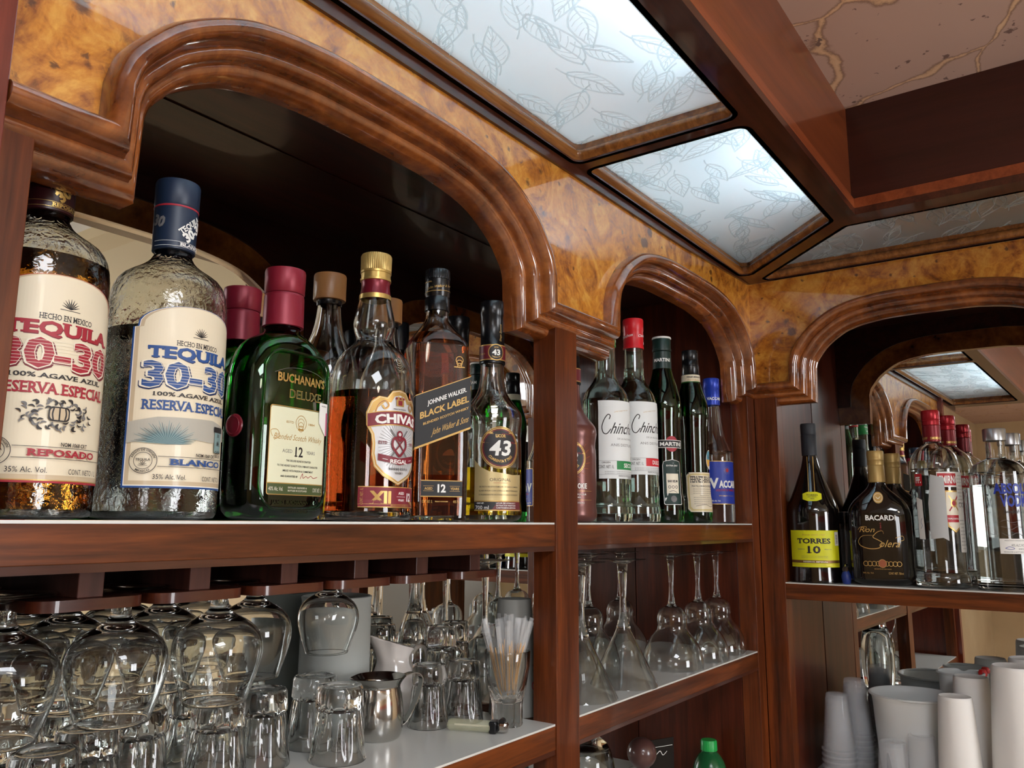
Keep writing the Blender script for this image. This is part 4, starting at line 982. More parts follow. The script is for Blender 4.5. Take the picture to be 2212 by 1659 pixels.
def vaccari(x, y):
    rows = [(.0375, .0025), (.0400, .006), (.0400, .14), (.0385, .152), (.0330, .166), (.0275, .180), (.0225, .205), (.0190, .235), (.0168, .262), (.0160, .29)]
    t, pr = bottle('sambuca_bottle', 'clear sambuca bottle with blue cap and blue label at the end of the shelf', (x, y), 0, rows, GLASS, .003, (.108, LQ_CLEAR))
    lathe('cap', [(.0168, .2560), (.0178, .2565), (.0174, .2930), (.0178, .2935), (.0178, .3140), (.0168, .3160), (0, .3160)], mat('blue_cap', (28, 58, 170), .3, metal=.2), t)
    L = Label(); L.text('VACCARI', 0, .270, .0062, INKW, .034, .04); put(L, 'cap_print', round_surf(.0178, az=-.8), t, .002)
    BLU = mat('blue_label', (26, 50, 150), .45); L = Label(); rnd_rect(L, -.040, .040, .040, .132, .003, INKGO); rnd_rect(L, -.0385, .0415, .0385, .1305, .003, BLU)
    for k in range(14):
        a = 2*PI*k/14; L.line([(.004+.004*math.cos(a), .112+.004*math.sin(a)), (.004+.009*math.cos(a), .112+.009*math.sin(a))], .0014, INKGO, taper=True)
    L.disc(.004, .112, .004, INKR); L.text('V', -.0265, .085, .021, INKW, .018, .05); L.text('ACCARI', .008, .083, .0145, INKW, .048, .05); L.text('LIQUORE DI SAMBUCA', .003, .0700, .0046, INKR, .052, .02); L.text('SPECIALITA ITALIANA', .003, .058, .0022, INKGO, .04, .01); L.text('38% Alc. Vol.', -.024, .0475, .0034, INKW, .02, .01)
    put(L, 'front_label', round_surf(lambda v: pr(v)+.0002, az=math.radians(-32)), t)
vaccari(2.735, 1.098)

# ================================================================ STEMWARE AND TUMBLERS
ZL = -.428      # left and right lower shelf
def glassware(name, label, cat, outer, inner, loc, m=None, seg=64, mod=None, group=None, rz=0, part='glass_body'):
    t = thing(name, label, cat, loc, rz, group)
    lathe(part, outer+inner, m or BARGLASS, t, seg, False, mod, 50); return t
def at(x, y, z): return (x*S, y*S, Z0+z*S)
# snifters hang upside down: rows run from the rim (bottom) to the foot (top)
RIM = -.268
def snifter_rows():
    o = [(.0290, 0), (.0325, .010), (.0375, .024), (.0412, .038), (.0420, .047), (.0402, .057), (.0345, .0665), (.0250, .0740), (.0155, .0790), (.0102, .0835), (.0080, .0900), (.0076, .1005), (.0110, .1045), (.0240, .1072), (.0335, .1085), (.0340, .1095)]
    i = [(.0278, .0004), (.0312, .010), (.0362, .024), (.0398, .038), (.0406, .047), (.0387, .0563), (.0328, .0650), (.0228, .0718), (.0110, .0755), (0, .0760)]
    return [(0, .1105), (.033, .1103)] + list(reversed(smooth_rows(o, 2))), [(.0284, -.0004)] + smooth_rows(i, 2)
def dent(t, r, z):
    g = math.exp(-((z-.040)/.024)**2) if z < .09 else 0
    return 1-.085*g*max(0, math.cos(3*t+.6))**2
so, si = snifter_rows()
G = 'snifters hanging upside down from the rack'
sn = glassware('snifter_glass', 'empty pinched snifter hanging in the front row, nearest the left post', 'glass', so, si, at(.475, 1.115, RIM), mod=dent, group=G, rz=.3)
for x, y, lb, sc in ((.622, 1.112, 'empty pinched snifter hanging in the front row, second from the left post', 1), (.780, 1.115, 'empty pinched snifter hanging in the front row, third from the left post', 1),
                     (.935, 1.235, 'empty pinched snifter hanging in the second row, furthest right of that row', 1), (1.088, 1.215, 'small round snifter hanging alone above the front tumblers', .86),
                     (.470, 1.262, 'empty pinched snifter hanging in the second row beside the left post', 1), (.622, 1.258, 'empty pinched snifter hanging in the second row, behind the second front snifter', 1), (.778, 1.262, 'empty pinched snifter hanging in the second row, behind the third front snifter', 1),
                     (.470, 1.395, 'empty pinched snifter hanging against the mirror by the left post', 1), (.622, 1.392, 'empty pinched snifter hanging against the mirror, second from the left post', 1), (.775, 1.395, 'empty pinched snifter hanging against the mirror, third from the left post', 1), (.928, 1.380, 'empty pinched snifter hanging against the mirror, nearest the tall canister', 1)):
    q = dup(sn, at(x, y, RIM+(1-sc)*.175), lb, rz=random.uniform(0, 6)); q.scale = (sc,)*3
# tumblers, upside down, fluted below a smooth thick base
TH = .0805
def tumbler_rows(h, r0, r1, base):
    o = [(0, h-.0012), (r1*.70, h-.0012), (r1*.80, h), (r1*.93, h), (r1, h-.003), (r1+.0012, h-base), (r1-.0008, h-base-.004), (r1+.0010, h-base-.008), (r0-.001, .006), (r0, .0012), (r0-.0008, 0)]
    o = o[:5] + [(r1+.0004, h-base*.5)] + o[5:8] + [(r1+(r0-r1)*.35, h*.45), (r1+(r0-r1)*.7, h*.22)] + o[8:]
    i = [(r0-.0020, .0006), (r0-.0028, .006), (r1+(r0-r1)*.35-.0035, h*.45), (r1-.0035, h-base-.006), (r1-.010, h-base), (0, h-base+.0006)]
    return o, i
def flute(n, lo, hi, amp):
    def f(t, r, z):
        if z < lo or z > hi: return 1
        g = min(1, (z-lo)/.006, (hi-z)/.004); return 1-amp*g*(1-abs(math.cos(n*t/2)))
    return f
to, ti = tumbler_rows(TH, .0325, .0262, .0225)
GT = 'upside down tumblers on the lower left shelf'
tm = glassware('tumbler', 'upside down fluted tumbler at the right end of the front tumblers, by the creamer', 'glass', to, ti, at(1.092, 1.178, ZL), mod=flute(10, .008, .058, .10), group=GT, seg=80, rz=.2)
for x, y, lb in ((1.128, 1.288, 'upside down tumbler just behind the rightmost front tumbler'), (.985, 1.262, 'upside down tumbler left of the rightmost front pair, in the same row'), (.872, 1.232, 'upside down tumbler under the third hanging snifter'),
                 (.765, 1.290, 'upside down tumbler with dark rim line between second and third snifter'), (.560, 1.160, 'upside down tumbler at the lower left corner of the shelf in front'), (.655, 1.235, 'upside down tumbler under the second hanging snifter'),
                 (.685, 1.360, 'upside down tumbler in the back row, third from the left post'), (1.020, 1.372, 'upside down tumbler in the back row below the small round snifter'), (.905, 1.350, 'upside down tumbler in the back row behind the third snifter'), (.795, 1.400, 'upside down tumbler touching the mirror between second and third snifter'),
                 (.470, 1.240, 'upside down tumbler beside the left post, nearest the post'), (.570, 1.300, 'upside down tumbler in the middle row near the left post'), (.475, 1.370, 'upside down tumbler in the back corner by the left post')):
    q = dup(tm, at(x, y, ZL), lb, rz=random.uniform(0, 6))
for x, y, lb in ((1.462, 1.185, 'smaller upside down tumbler directly behind the toothpick glass'), (1.378, 1.212, 'smaller upside down tumbler between the white jug and the toothpick glass')):
    q = dup(tm, at(x, y, ZL), lb, rz=random.uniform(0, 6)); q.scale = (.86, .86, .97)
ho, hi_ = tumbler_rows(.118, .0225, .0205, .026)
GH = 'slim upside down shot tumblers by the mirror'
hb = glassware('shot_tumbler', 'slim upside down glass behind the small tumblers, left of the grey cup', 'glass', ho, hi_, at(1.490, 1.275, ZL), mod=flute(8, .01, .085, .08), group=GH)
for x, y, lb in ((1.575, 1.305, 'slim upside down glass directly left of the grey foam cup'), (1.535, 1.400, 'slim upside down glass against the mirror behind the grey cup'), (1.425, 1.405, 'slim upside down glass against the mirror, behind the jug handle'),
                 (1.335, 1.425, 'slim upside down glass against the mirror above the jug spout'), (1.705, 1.160, 'slim upside down glass between the grey cup and the middle post')):
    dup(hb, at(x, y, ZL), lb, rz=random.uniform(0, 6))
# long stemmed glasses standing on their rims
def stem(h, foot, sr): return [(sr*1.6, h-.012), (sr*2.4, h-.007), (foot*.55, h-.0035), (foot*.97, h-.0012), (foot, h-.0006), (foot*.98, h), (0, h+.0004)]
def inverted(name, label, prof, h, foot, sr, wall, loc, group, flare=.03):
    """prof outer bowl rows from rim up to the point where the stem starts"""
    zt = prof[-1][1]
    o = smooth_rows(prof + [(sr*1.25, zt+flare*.5), (sr, zt+flare), (sr, (zt+h)/2)] + stem(h, foot, sr), 3)
    i = [(max(r-wall, .0004), z) for r, z in smooth_rows([p for p in prof if p[0] > sr*1.9], 3)] ; i.append((0, i[-1][1]+wall))
    return glassware(name, label, 'glass', list(reversed(o)), [(prof[0][0]-wall/2, -.0002)]+i, loc, group=group)
MG = [(.0570, 0), (.0575, .006), (.0560, .020), (.0500, .038), (.0400, .054), (.0315, .064), (.0282, .073), (.0285, .086), (.0265, .098), (.0190, .107), (.0085, .1125)]
GM = 'upside down margarita glasses on the right lower shelf'
mg = inverted('margarita_glass', 'upside down margarita glass right of the cone-shaped glass, largest of its row', MG, .208, .0385, .0042, .0013, at(2.362, 1.100, ZL), GM)
for x, y, lb in ((2.560, 1.098, 'upside down margarita glass in the middle of the front row'), (2.735, 1.105, 'upside down margarita glass at the right end against the side panel'), (1.990, 1.240, 'upside down margarita glass behind the two cone-shaped glasses'), (2.185, 1.290, 'upside down margarita glass in the second row near the mirror'), (2.450, 1.325, 'upside down margarita glass in the second row behind the largest one')):
    dup(mg, at(x, y, ZL), lb)
CK = [(.0560, 0), (.0558, .002), (.0440, .026), (.0300, .054), (.0175, .078), (.0125, .090)]
GC = 'upside down cone-shaped cocktail glasses'
ck = inverted('cocktail_glass', 'upside down cone-shaped cocktail glass standing whole in front', CK, .205, .0385, .0055, .0013, at(2.035, 1.092, ZL), GC, flare=.045)
dup(ck, at(1.822, 1.098, ZL), 'upside down cone-shaped cocktail glass half hidden by the middle post')
WG = [(.0330, 0), (.0360, .015), (.0390, .035), (.0395, .052), (.0360, .070), (.0270, .084), (.0130, .092), (.0070, .096)]
wg = inverted('wine_glass', 'upside down wine glass whose foot tops the grey foam cup', WG, .208, .037, .0042, .0013, at(1.655, 1.275, ZL), 'upside down wine glasses by the mirror')
dup(wg, at(1.650, 1.400, ZL), 'upside down wine glass against the mirror behind the grey foam cup')
FL = [(.0250, 0), (.0290, .03), (.0290, .07), (.0230, .105), (.0130, .135), (.0085, .150)]
fl = inverted('flute_glass', 'upside down flute with trumpet stem against the mirror, right of the white jug', FL, .208, .033, .0048, .0013, at(1.455, 1.330, ZL), 'upside down flutes by the mirror', flare=.03)

# ================================================================ THINGS ON THE LOWER LEFT SHELF
t = thing('canister', 'tall plain grey-white canister against the mirror behind the tumblers', 'canister', at(1.255, 1.375, ZL))
lathe('body', [(0, 0), (.044, 0), (.047, .004), (.046, .160), (.047, .166), (.045, .167), (.044, .162), (.0445, .006), (0, .005)], mat('grey_white_plastic', (170, 174, 170), .5), t, 56)
# steel creamer
t = thing('creamer', 'small polished steel creamer with strap handle beside the front tumblers', 'creamer', at(1.243, 1.225, ZL), math.radians(-20))
rows = [(0, .0), (.024, .0), (.0270, .003), (.0300, .014), (.0305, .032), (.0285, .048), (.0262, .058), (.0258, .063), (.0285, .068), (.0330, .0735)]
bm = bmesh.new(); rr = smooth_rows(rows[1:], 3)
def spout(tt, r, z): return 1+.22*max(0, math.cos(tt-PI))**12*max(0, (z-.055)/.018)
loft(bm, [(0, 0)]+rr+[(.0322, .0742)]+[(a-.0012, b) for a, b in reversed(rr) if b > .003]+[(0, .0035)], 64, False, spout); obj('body', bm, METAL, t, 50)
bm = bmesh.new(); pts = smooth_rows([(.031, 0., .071), (.046, 0., .074), (.056, 0., .070), (.058, 0., .060), (.050, 0., .038), (.038, 0., .018), (.0295, 0., .012)], 5)
V = []
for i, p in enumerate(pts):
    a, b = Vector(pts[max(i-1, 0)]), Vector(pts[min(i+1, len(pts)-1)]); d = (b-a).normalized(); nn = Vector((d.z, 0, -d.x))*.0006
    V.append([bm.verts.new(Vector(p)+nn*s+Vector((0, w_, 0))) for s, w_ in ((1, -.0055), (1, .0055), (-1, .0055), (-1, -.0055))])
for A, B in zip(V, V[1:]):
    for k in range(4): bm.faces.new((A[k], B[k], B[(k+1) % 4], A[(k+1) % 4]))
bm.faces.new(V[0][::-1]); bm.faces.new(V[-1]); obj('handle', bm, METAL, t, 40)
# porcelain jug
PORC = mat('white_porcelain', (222, 214, 208), .15, coat=.6)
t = thing('milk_jug', 'white porcelain milk jug with fluted side behind the steel creamer', 'jug', at(1.410, 1.345, ZL), math.radians(-25)); t.scale = (.92, .92, .92)
rows = smooth_rows([(.022, 0), (.025, .002), (.033, .018), (.0360, .038), (.0330, .060), (.0275, .076), (.0262, .086), (.0290, .098), (.0310, .104)], 3)
def jugm(tt, r, z):
    return 1+.5*max(0, math.cos(tt-PI))**10*max(0, (z-.075)/.029)+.012*math.cos(9*tt+60*z)*(1 if z > .01 else 0)
bm = bmesh.new(); loft(bm, [(0, 0)]+rows+[(.0302, .1048)]+[(a-.0022, b) for a, b in reversed(rows) if b > .004]+[(0, .005)], 96, False, jugm)
for v in bm.verts:
    if v.co.z > .07: v.co.z += (v.co.z-.07)*(-.45*v.co.x/.03)*.6
obj('body', bm, PORC, t, 60)
bm = bmesh.new(); add_tube(bm, smooth_rows([(.024, 0., .082), (.038, 0., .096), (.050, 0., .092), (.054, 0., .074), (.049, 0., .050), (.040, 0., .034), (.032, 0., .028)], 5), .0042, 12, flat=.8); obj('handle', bm, PORC, t, 60)
# grey foam cup, upside down
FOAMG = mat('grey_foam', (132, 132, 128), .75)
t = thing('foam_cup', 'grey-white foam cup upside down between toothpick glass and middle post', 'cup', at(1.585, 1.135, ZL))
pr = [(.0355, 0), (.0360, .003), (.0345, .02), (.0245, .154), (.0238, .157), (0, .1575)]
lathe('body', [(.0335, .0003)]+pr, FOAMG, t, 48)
L = Label(); L.text('ADO', .004, .040, .0110, INKR, .026, .03, rot=PI, slab=True)
for k, (y_, m_) in enumerate(((.052, INKR), (.060, INKK), (.067, INKK), (.030, INKK))): L.text('CAFE MOLIDO'[:8], .004, y_, .0028, m_, .018, .01, rot=PI)
prf = prof_r(pr); put(L, 'print', round_surf(lambda v: prf(v)+.0002, az=.15), t)
# glass of wrapped toothpicks
TG = at(1.487, 1.083, ZL)
t = thing('shot_glass', 'heavy faceted shot glass full of wrapped toothpicks near the post', 'glass', TG)
o = [(0, .0008), (.014, .0008), (.0200, 0), (.0212, .002), (.0212, .026), (.0218, .031), (.0262, .050), (.0300, .075), (.0310, .0945), (.0305, .0955)]
i = [(.0292, .0950), (.0282, .076), (.0240, .052), (.0180, .036), (.0110, .029), (0, .0275)]
lathe('glass_body', o+i, BARGLASS, t, 80, False, lambda a, r, z: 1-(.09*(1-abs(math.cos(4*a))) if .001 < z < .062 and r > .0205 else 0), 50)
WOODP = mat('toothpick_wood', (206, 160, 104), .6)
FILM = bpy.data.materials.new('clear_film'); FILM.use_nodes = True
nt = FILM.node_tree; b_ = nt.nodes['Principled BSDF']; b_.inputs['Base Color'].default_value = (.82, .84, .85, 1); b_.inputs['Roughness'].default_value = .12; b_.inputs['Alpha'].default_value = .15
rnd = random.Random(4); first = None
for k in range(40):
    a = rnd.uniform(0, 2*PI); rb = .010*math.sqrt(rnd.random()); tx, ty = rb*math.cos(a), rb*math.sin(a)
    a2 = a+rnd.uniform(-.5, .5); rt = .0262*math.sqrt(rnd.uniform(.12, 1)); px_, py_ = rt*math.cos(a2), rt*math.sin(a2)
    base = Vector((tx, ty, .031)); d = Vector((px_, py_, .092))-base; d.normalize(); base += d*rnd.uniform(0, .014)
    if first is None:
        tp = thing('toothpick', 'wooden toothpick in a clear paper sleeve standing in the shot glass', 'toothpick', (0, 0, 0), 0, 'wrapped toothpicks in the shot glass')
        bm = bmesh.new(); add_tube(bm, [(0, 0, 0), (0, 0, .003), (0, 0, .062), (0, 0, .065)], [.0002, .0010, .0010, .0002], 8); obj('stick', bm, WOODP, tp, 50)
        bm = bmesh.new(); add_box(bm, (-.0035, -.0007, -.003), (.0035, .0007, .098)); obj('sleeve', bm, FILM, tp); first = tp; q = tp
    else: q = copy_tree(first)
    q.rotation_mode = 'QUATERNION'; q.rotation_quaternion = d.to_track_quat('Z', 'Y') @ Matrix.Rotation(rnd.uniform(0, PI), 3, 'Z').to_quaternion()
    q.location = Vector(TG)+base
# lighter lying on the shelf
t = thing('lighter', 'clear pale lighter with black collar lying on the white shelf', 'lighter', at(1.378, 1.155, ZL), math.radians(-68))
CP = mat('clear_yellowish_plastic', (226, 226, 190), .08); CP.node_tree.nodes['Principled BSDF'].inputs['Alpha'].default_value = .32
bm = bmesh.new(); loft(bm, [(.0001, 0), (.006, .0006), (.0072, .003), (.0074, .058), (.0001, .058)], 32, False)
for v in bm.verts: v.co = Vector((v.co.z, v.co.x*1.35, .0075+v.co.y))
obj('body', bm, CP, t, 40)
bm = bmesh.new(); add_tube(bm, [(.008, 0, .0075), (.056, 0, .0075)], .0012, 8); obj('dip_tube', bm, CREAM, t, 40)
bm = bmesh.new(); add_box(bm, (.056, -.0095, .0003), (.066, .0095, .0150), .002); obj('collar', bm, BLACK, t)
bm = bmesh.new(); add_box(bm, (.066, -.0065, .0015), (.080, .0065, .0140), .004); obj('wind_guard', bm, METAL, t)
bm = bmesh.new(); add_tube(bm, [(.072, -.004, .0150), (.072, .004, .0150)], .0038, 20); obj('spark_wheel', bm, mat('dark_steel', (70, 70, 72), .35, metal=1), t, 40)

# ================================================================ THINGS BELOW THE RIGHT LOWER SHELF
ZD = -.86
t = thing('glass_jar', 'tall clear rounded glass jar at the foot of the middle post', 'jar', at(1.860, 1.115, ZD))
lathe('glass_body', [(0, 0), (.04, 0)]+smooth_rows([(.046, .004), (.050, .05), (.050, .13), (.042, .185), (.022, .206), (.008, .213)], 3)+[(0, .214)]+[(a-.002, b) for a, b in reversed(smooth_rows([(.044, .006), (.050, .05), (.050, .13), (.042, .183), (.022, .203)], 3))]+[(0, .007)], GLASS, t, 56, angle=60)
t = thing('wooden_ball', 'dark wooden ball knob sticking up in the low cupboard', 'knob', at(2.300, 1.180, ZD+.048))
lathe('ball', [(0, .060)]+[(.027*math.sin(a), .087-.027*math.cos(a)) for a in [PI*k/16 for k in range(1, 16)]]+[(0, .114)], mat('dark_ball_wood', (84, 56, 52), .3, coat=.5), t, 40)
lathe('shaft', [(0, -.030), (.010, -.030), (.010, .062), (0, .062)], mat('dark_ball_wood'), t, 24)
t = thing('card_stand', 'small black card standing upright in the low cupboard', 'sign', at(2.475, 1.20, ZD), math.radians(-25))
bm = bmesh.new(); add_box(bm, (-.030, -.001, 0), (.030, .001, .118), .0006); obj('card', bm, BLACK, t)
L = Label(); L.line([(-.015, .090), (-.005, .096), (.002, .088), (.012, .094)], .0012, INKW, True); L.line([(-.02, .104), (.026, .104)], .0008, INKW); L.lay('print', lambda u, v, l: Vector((u, -.0012-l, v)), t)
t = thing('bottle', 'bottle with a bright green screw cap in the low cupboard', 'bottle', at(2.730, 1.150, ZD-.012))
lathe('glass_body', [(0, 0), (.03, 0)]+smooth_rows([(.033, .003), (.034, .04), (.026, .062), (.015, .075), (.014, .084)]), mat('green_plastic_bottle', (30, 90, 50), .2), t)
lathe('cap', [(.0150, .076), (.0170, .077), (.0165, .094), (.0150, .097), (0, .097)], mat('bright_green_cap', (34, 168, 78), .35), t, 96, mod=lambda a, r, z: 1+.012*math.cos(30*a))
t = thing('whisk', 'wire bar whisk leaning in the low cupboard', 'whisk', at(2.03, 1.21, ZD))
bm = bmesh.new(); add_tube(bm, [(.05, 0, .10), (-.035, .05, .255)], .0016, 8); obj('handle', bm, METAL, t, 40)
bm = bmesh.new(); add_tube(bm, [(.052, .01, .10), (.030, .055, .262)], .0016, 8); obj('handle', bm, METAL, t, 40)
bm = bmesh.new(); add_tube(bm, [(.052+.007*math.cos(k*.8), .002+.007*math.sin(k*.8), .062+.00055*k) for k in range(90)], .0011, 6); obj('spring', bm, METAL, t, 40)
bm = bmesh.new(); add_tube(bm, [(.052, .002, 0), (.052, .002, .066)], .004, 10); obj('foot', bm, METAL, t, 40)
# bottles standing low in the cabinet, seen only in the far mirror
def low_bottle(x, y, lab, capm, body, rows, ch=.03):
    t, pr = bottle('spirit_bottle', lab, (x, y), ZD, rows, body, .0025)
    r, z = rows[-1]; lathe('cap', [(r, z-.008), (r+.003, z-.007), (r+.003, z+ch), (0, z+ch)], capm, t); return t
SLIM = [(.035, .0025), (.038, .008), (.038, .10), (.034, .125), (.020, .150), (.014, .175), (.0135, .205)]
low_bottle(1.22, 1.15, 'clear bottle with red capsule on the lowest shelf, seen in the far mirror', mat('red_cap'), GLASS, SLIM, .04)
low_bottle(1.40, 1.20, 'clear bottle with light blue cap on the lowest shelf, seen in the far mirror', mat('light_blue_cap', (60, 150, 190), .4), GLASS, SLIM, .02)
low_bottle(1.66, 1.12, 'textured squat bottle with cork stopper on the lowest shelf, seen in the far mirror', mat('cork', (176, 150, 116), .8), TEXG, [(.040, .0025), (.044, .01), (.044, .07), (.036, .09), (.022, .10), (.026, .115), (.016, .130), (.0135, .15)], .018)

# ================================================================ RETURN CABINET, UPPER SHELF
ZB = -.199
FACE = math.radians(-78)
def torres(x, y):
    rows = [(.0605, .001), (.0615, .004), (.0600, .03), (.0600, .110), (.0600, .148), (.0560, .166), (.0430, .195), (.0310, .224), (.0215, .250), (.0165, .275), (.0155, .30)]
    t = thing('brandy_bottle', 'black flared brandy bottle with a large bright yellow label', 'bottle', at(x, y, ZB), math.radians(-74))
    t.scale = (.90, .90, 1)
    lathe('glass_body', [(0, .0005), (.045, .0005)]+smooth_rows(rows, 3), BLACKG, t, 72); pr = prof_r(rows)
    lathe('cap', [(.0150, .272), (.0182, .273), (.0186, .318), (.0178, .319), (.0182, .320), (.0188, .340), (.0176, .344), (0, .344)], mat('matt_black_cap', (34, 36, 42), .55), t, 72)
    YL = mat('yellow_label', (214, 214, 24), .5)
    L = Label(); P = [(-.064, .0330), (.064, .0330), (.064, .1100), (-.064, .1100)]; L.poly(P, YL); L.rect(-.064, .0415, .064, .0475, mat('bronze_band', (120, 86, 44), .4, metal=.4)); L.rect(-.064, .0380, .064, .0386, INKGO)
    L.text('RESERVA IMPERIAL', 0, .0445, .0030, CREAM, .056, .02); L.text('Brandy desde 1928', -.002, .1010, .0034, INKGO, .052, 0, shear=.3)
    L.text('TORRES', -.002, .0880, .0105, INKK, .078, .04, slab=True); L.text('10', -.002, .0700, .0150, INKK, .028, .03, slab=True)
    L.text('RESERVA', -.032, .0705, .0020, INKG, .018); L.text('SELECTA', .030, .0705, .0020, INKG, .018)
    for k in range(2): L.text('ELABORADO CON LOS MEJORES VINOS', -.002, .0560-.003*k, .0013, INKG, .06, 0)
    rnd_rect(L, .050, .078, .0635, .107, .001, INKW)
    for k in range(6): L.rect(.053, .083+.0032*k, .060, .0845+.0032*k, INKG)
    put(L, 'front_label', round_surf(lambda v: pr(v)+.0002), t)
    L = Label(); L.poly([(-.022, .176), (-.010, .172), (.010, .172), (.022, .176), (.022, .188), (.010, .192), (-.010, .192), (-.022, .188)], YL); L.text('TORRES', 0, .185, .0034, INKK, .026, .02); L.text('GRAN RESERVA', 0, .181, .0020, INKK, .020); L.text('1856', 0, .177, .0024, INKK, .010)
    L.rect(-.0075, .192, -.0060, .270, INKGO); L.rect(.0060, .192, .0075, .270, INKGO)
    put(L, 'neck_label', round_surf(lambda v: pr(v)+.0003), t, .002)
torres(2.985, .838)
def bacardi(x, y, label, front):
    rows = [(.048, .001, 3.2, .5), (.0640, .010, 3.4, .52), (.0660, .03, 3.4, .52), (.0665, .120, 3.4, .52), (.0650, .150, 3.2, .52), (.0560, .168, 3, .54), (.0400, .183, 2.6, .62), (.0240, .197, 2.2, .85), (.0178, .207, 2, 1), (.0170, .215, 2, 1), (.0168, .235, 2, 1)]
    t = thing('rum_bottle', label, 'bottle', at(x, y, ZB), FACE, 'rum bottles with gold caps'); t.scale = (.92, .92, 1)
    sr = smooth_rows(rows, 3); lathe('glass_body', [(0, .0005, 3, .5), (.04, .0005, 3, .5)]+sr, BLACKG, t, 72, angle=50)
    lathe('capsule', [(.0172, .210), (.0186, .211), (.0178, .2450), (.0172, .2460)], mat('gold_capsule', (176, 146, 88), .4, metal=.35), t, 60)
    lathe('cap', [(.0172, .2460), (.0182, .2465), (.0178, .2560), (.0184, .2570), (.0178, .2590), (.0184, .2620), (.0184, .2740), (.0170, .2765), (0, .2770)], mat('gold_capsule'), t, 60)
    sf = flat_surf(.0665, .0346, 3.4)
    if front:
        L = Label(); L.disc(0, .178, .0105, INKGO, .0120); L.ring(0, .178, .0090, .0008, CREAM); L.line([(-.005, .180), (0, .176), (.005, .181)], .0020, CREAM, True, True)
        L.lay('medallion', lambda u, v, l: Vector((u, -(.0258+l*6+(.19-v)*.25), v)), t)
        L = Label(); L.text('BACARDI', .002, .1370, .0105, INKW, .062, .03)
        L.text('Ron', -.026, .1130, .0110, INKGO, .030, 0, shear=.4); L.line([(-.046, .112), (-.040, .118), (-.028, .118), (-.034, .108)], .0007, INKGO, True)
        L.line([(.006, .104), (.004, .110), (-.006, .108), (-.016, .098), (-.006, .092), (.002, .086), (-.004, .076), (-.024, .074), (-.042, .080), (-.046, .090), (-.036, .100), (-.012, .101)], .0016, INKGO, True, True)
        L.text('olera', .019, .0850, .0150, INKGO, .042, .0, shear=.45); L.line([(.030, .096), (.044, .100), (.046, .092), (.036, .090)], .0008, INKGO, True)
        L.text('1862', .001, .120, .0030, INKR, .014, 0, rot=PI/2)
        for k in range(-4, 5):
            if k: L.ring(k*.0085, .0440, .0052, .0010, INKGO)
        L.disc(0, .0445, .0085, mat('copper_ink', (150, 84, 56), .4, metal=.4)); L.ring(0, .0445, .0085, .0008, INKGO); L.text('MAESTROS DE RON', 0, .0335, .0015, INKGO, .034); L.text('38% Alc. Vol.', -.030, .0255, .0030, INKGO, .022, 0); L.text('CONT. NET. 750 ml', .026, .0255, .0045, INKGO, .030, 0)
        put(L, 'print', sf, t)
bacardi(2.978, .618, 'black square-shouldered rum bottle with gold cap and white and gold lettering', True)
bacardi(3.120, .594, 'second rum bottle with gold cap standing behind the lettered one', False)
SM = [(.0540, .0025), (.0575, .006), (.0570, .020), (.0535, .030), (.0520, .040), (.0525, .12), (.0535, .225), (.0520, .250), (.0440, .268), (.0300, .279), (.0205, .2860), (.0185, .2950), (.0175, .335)]
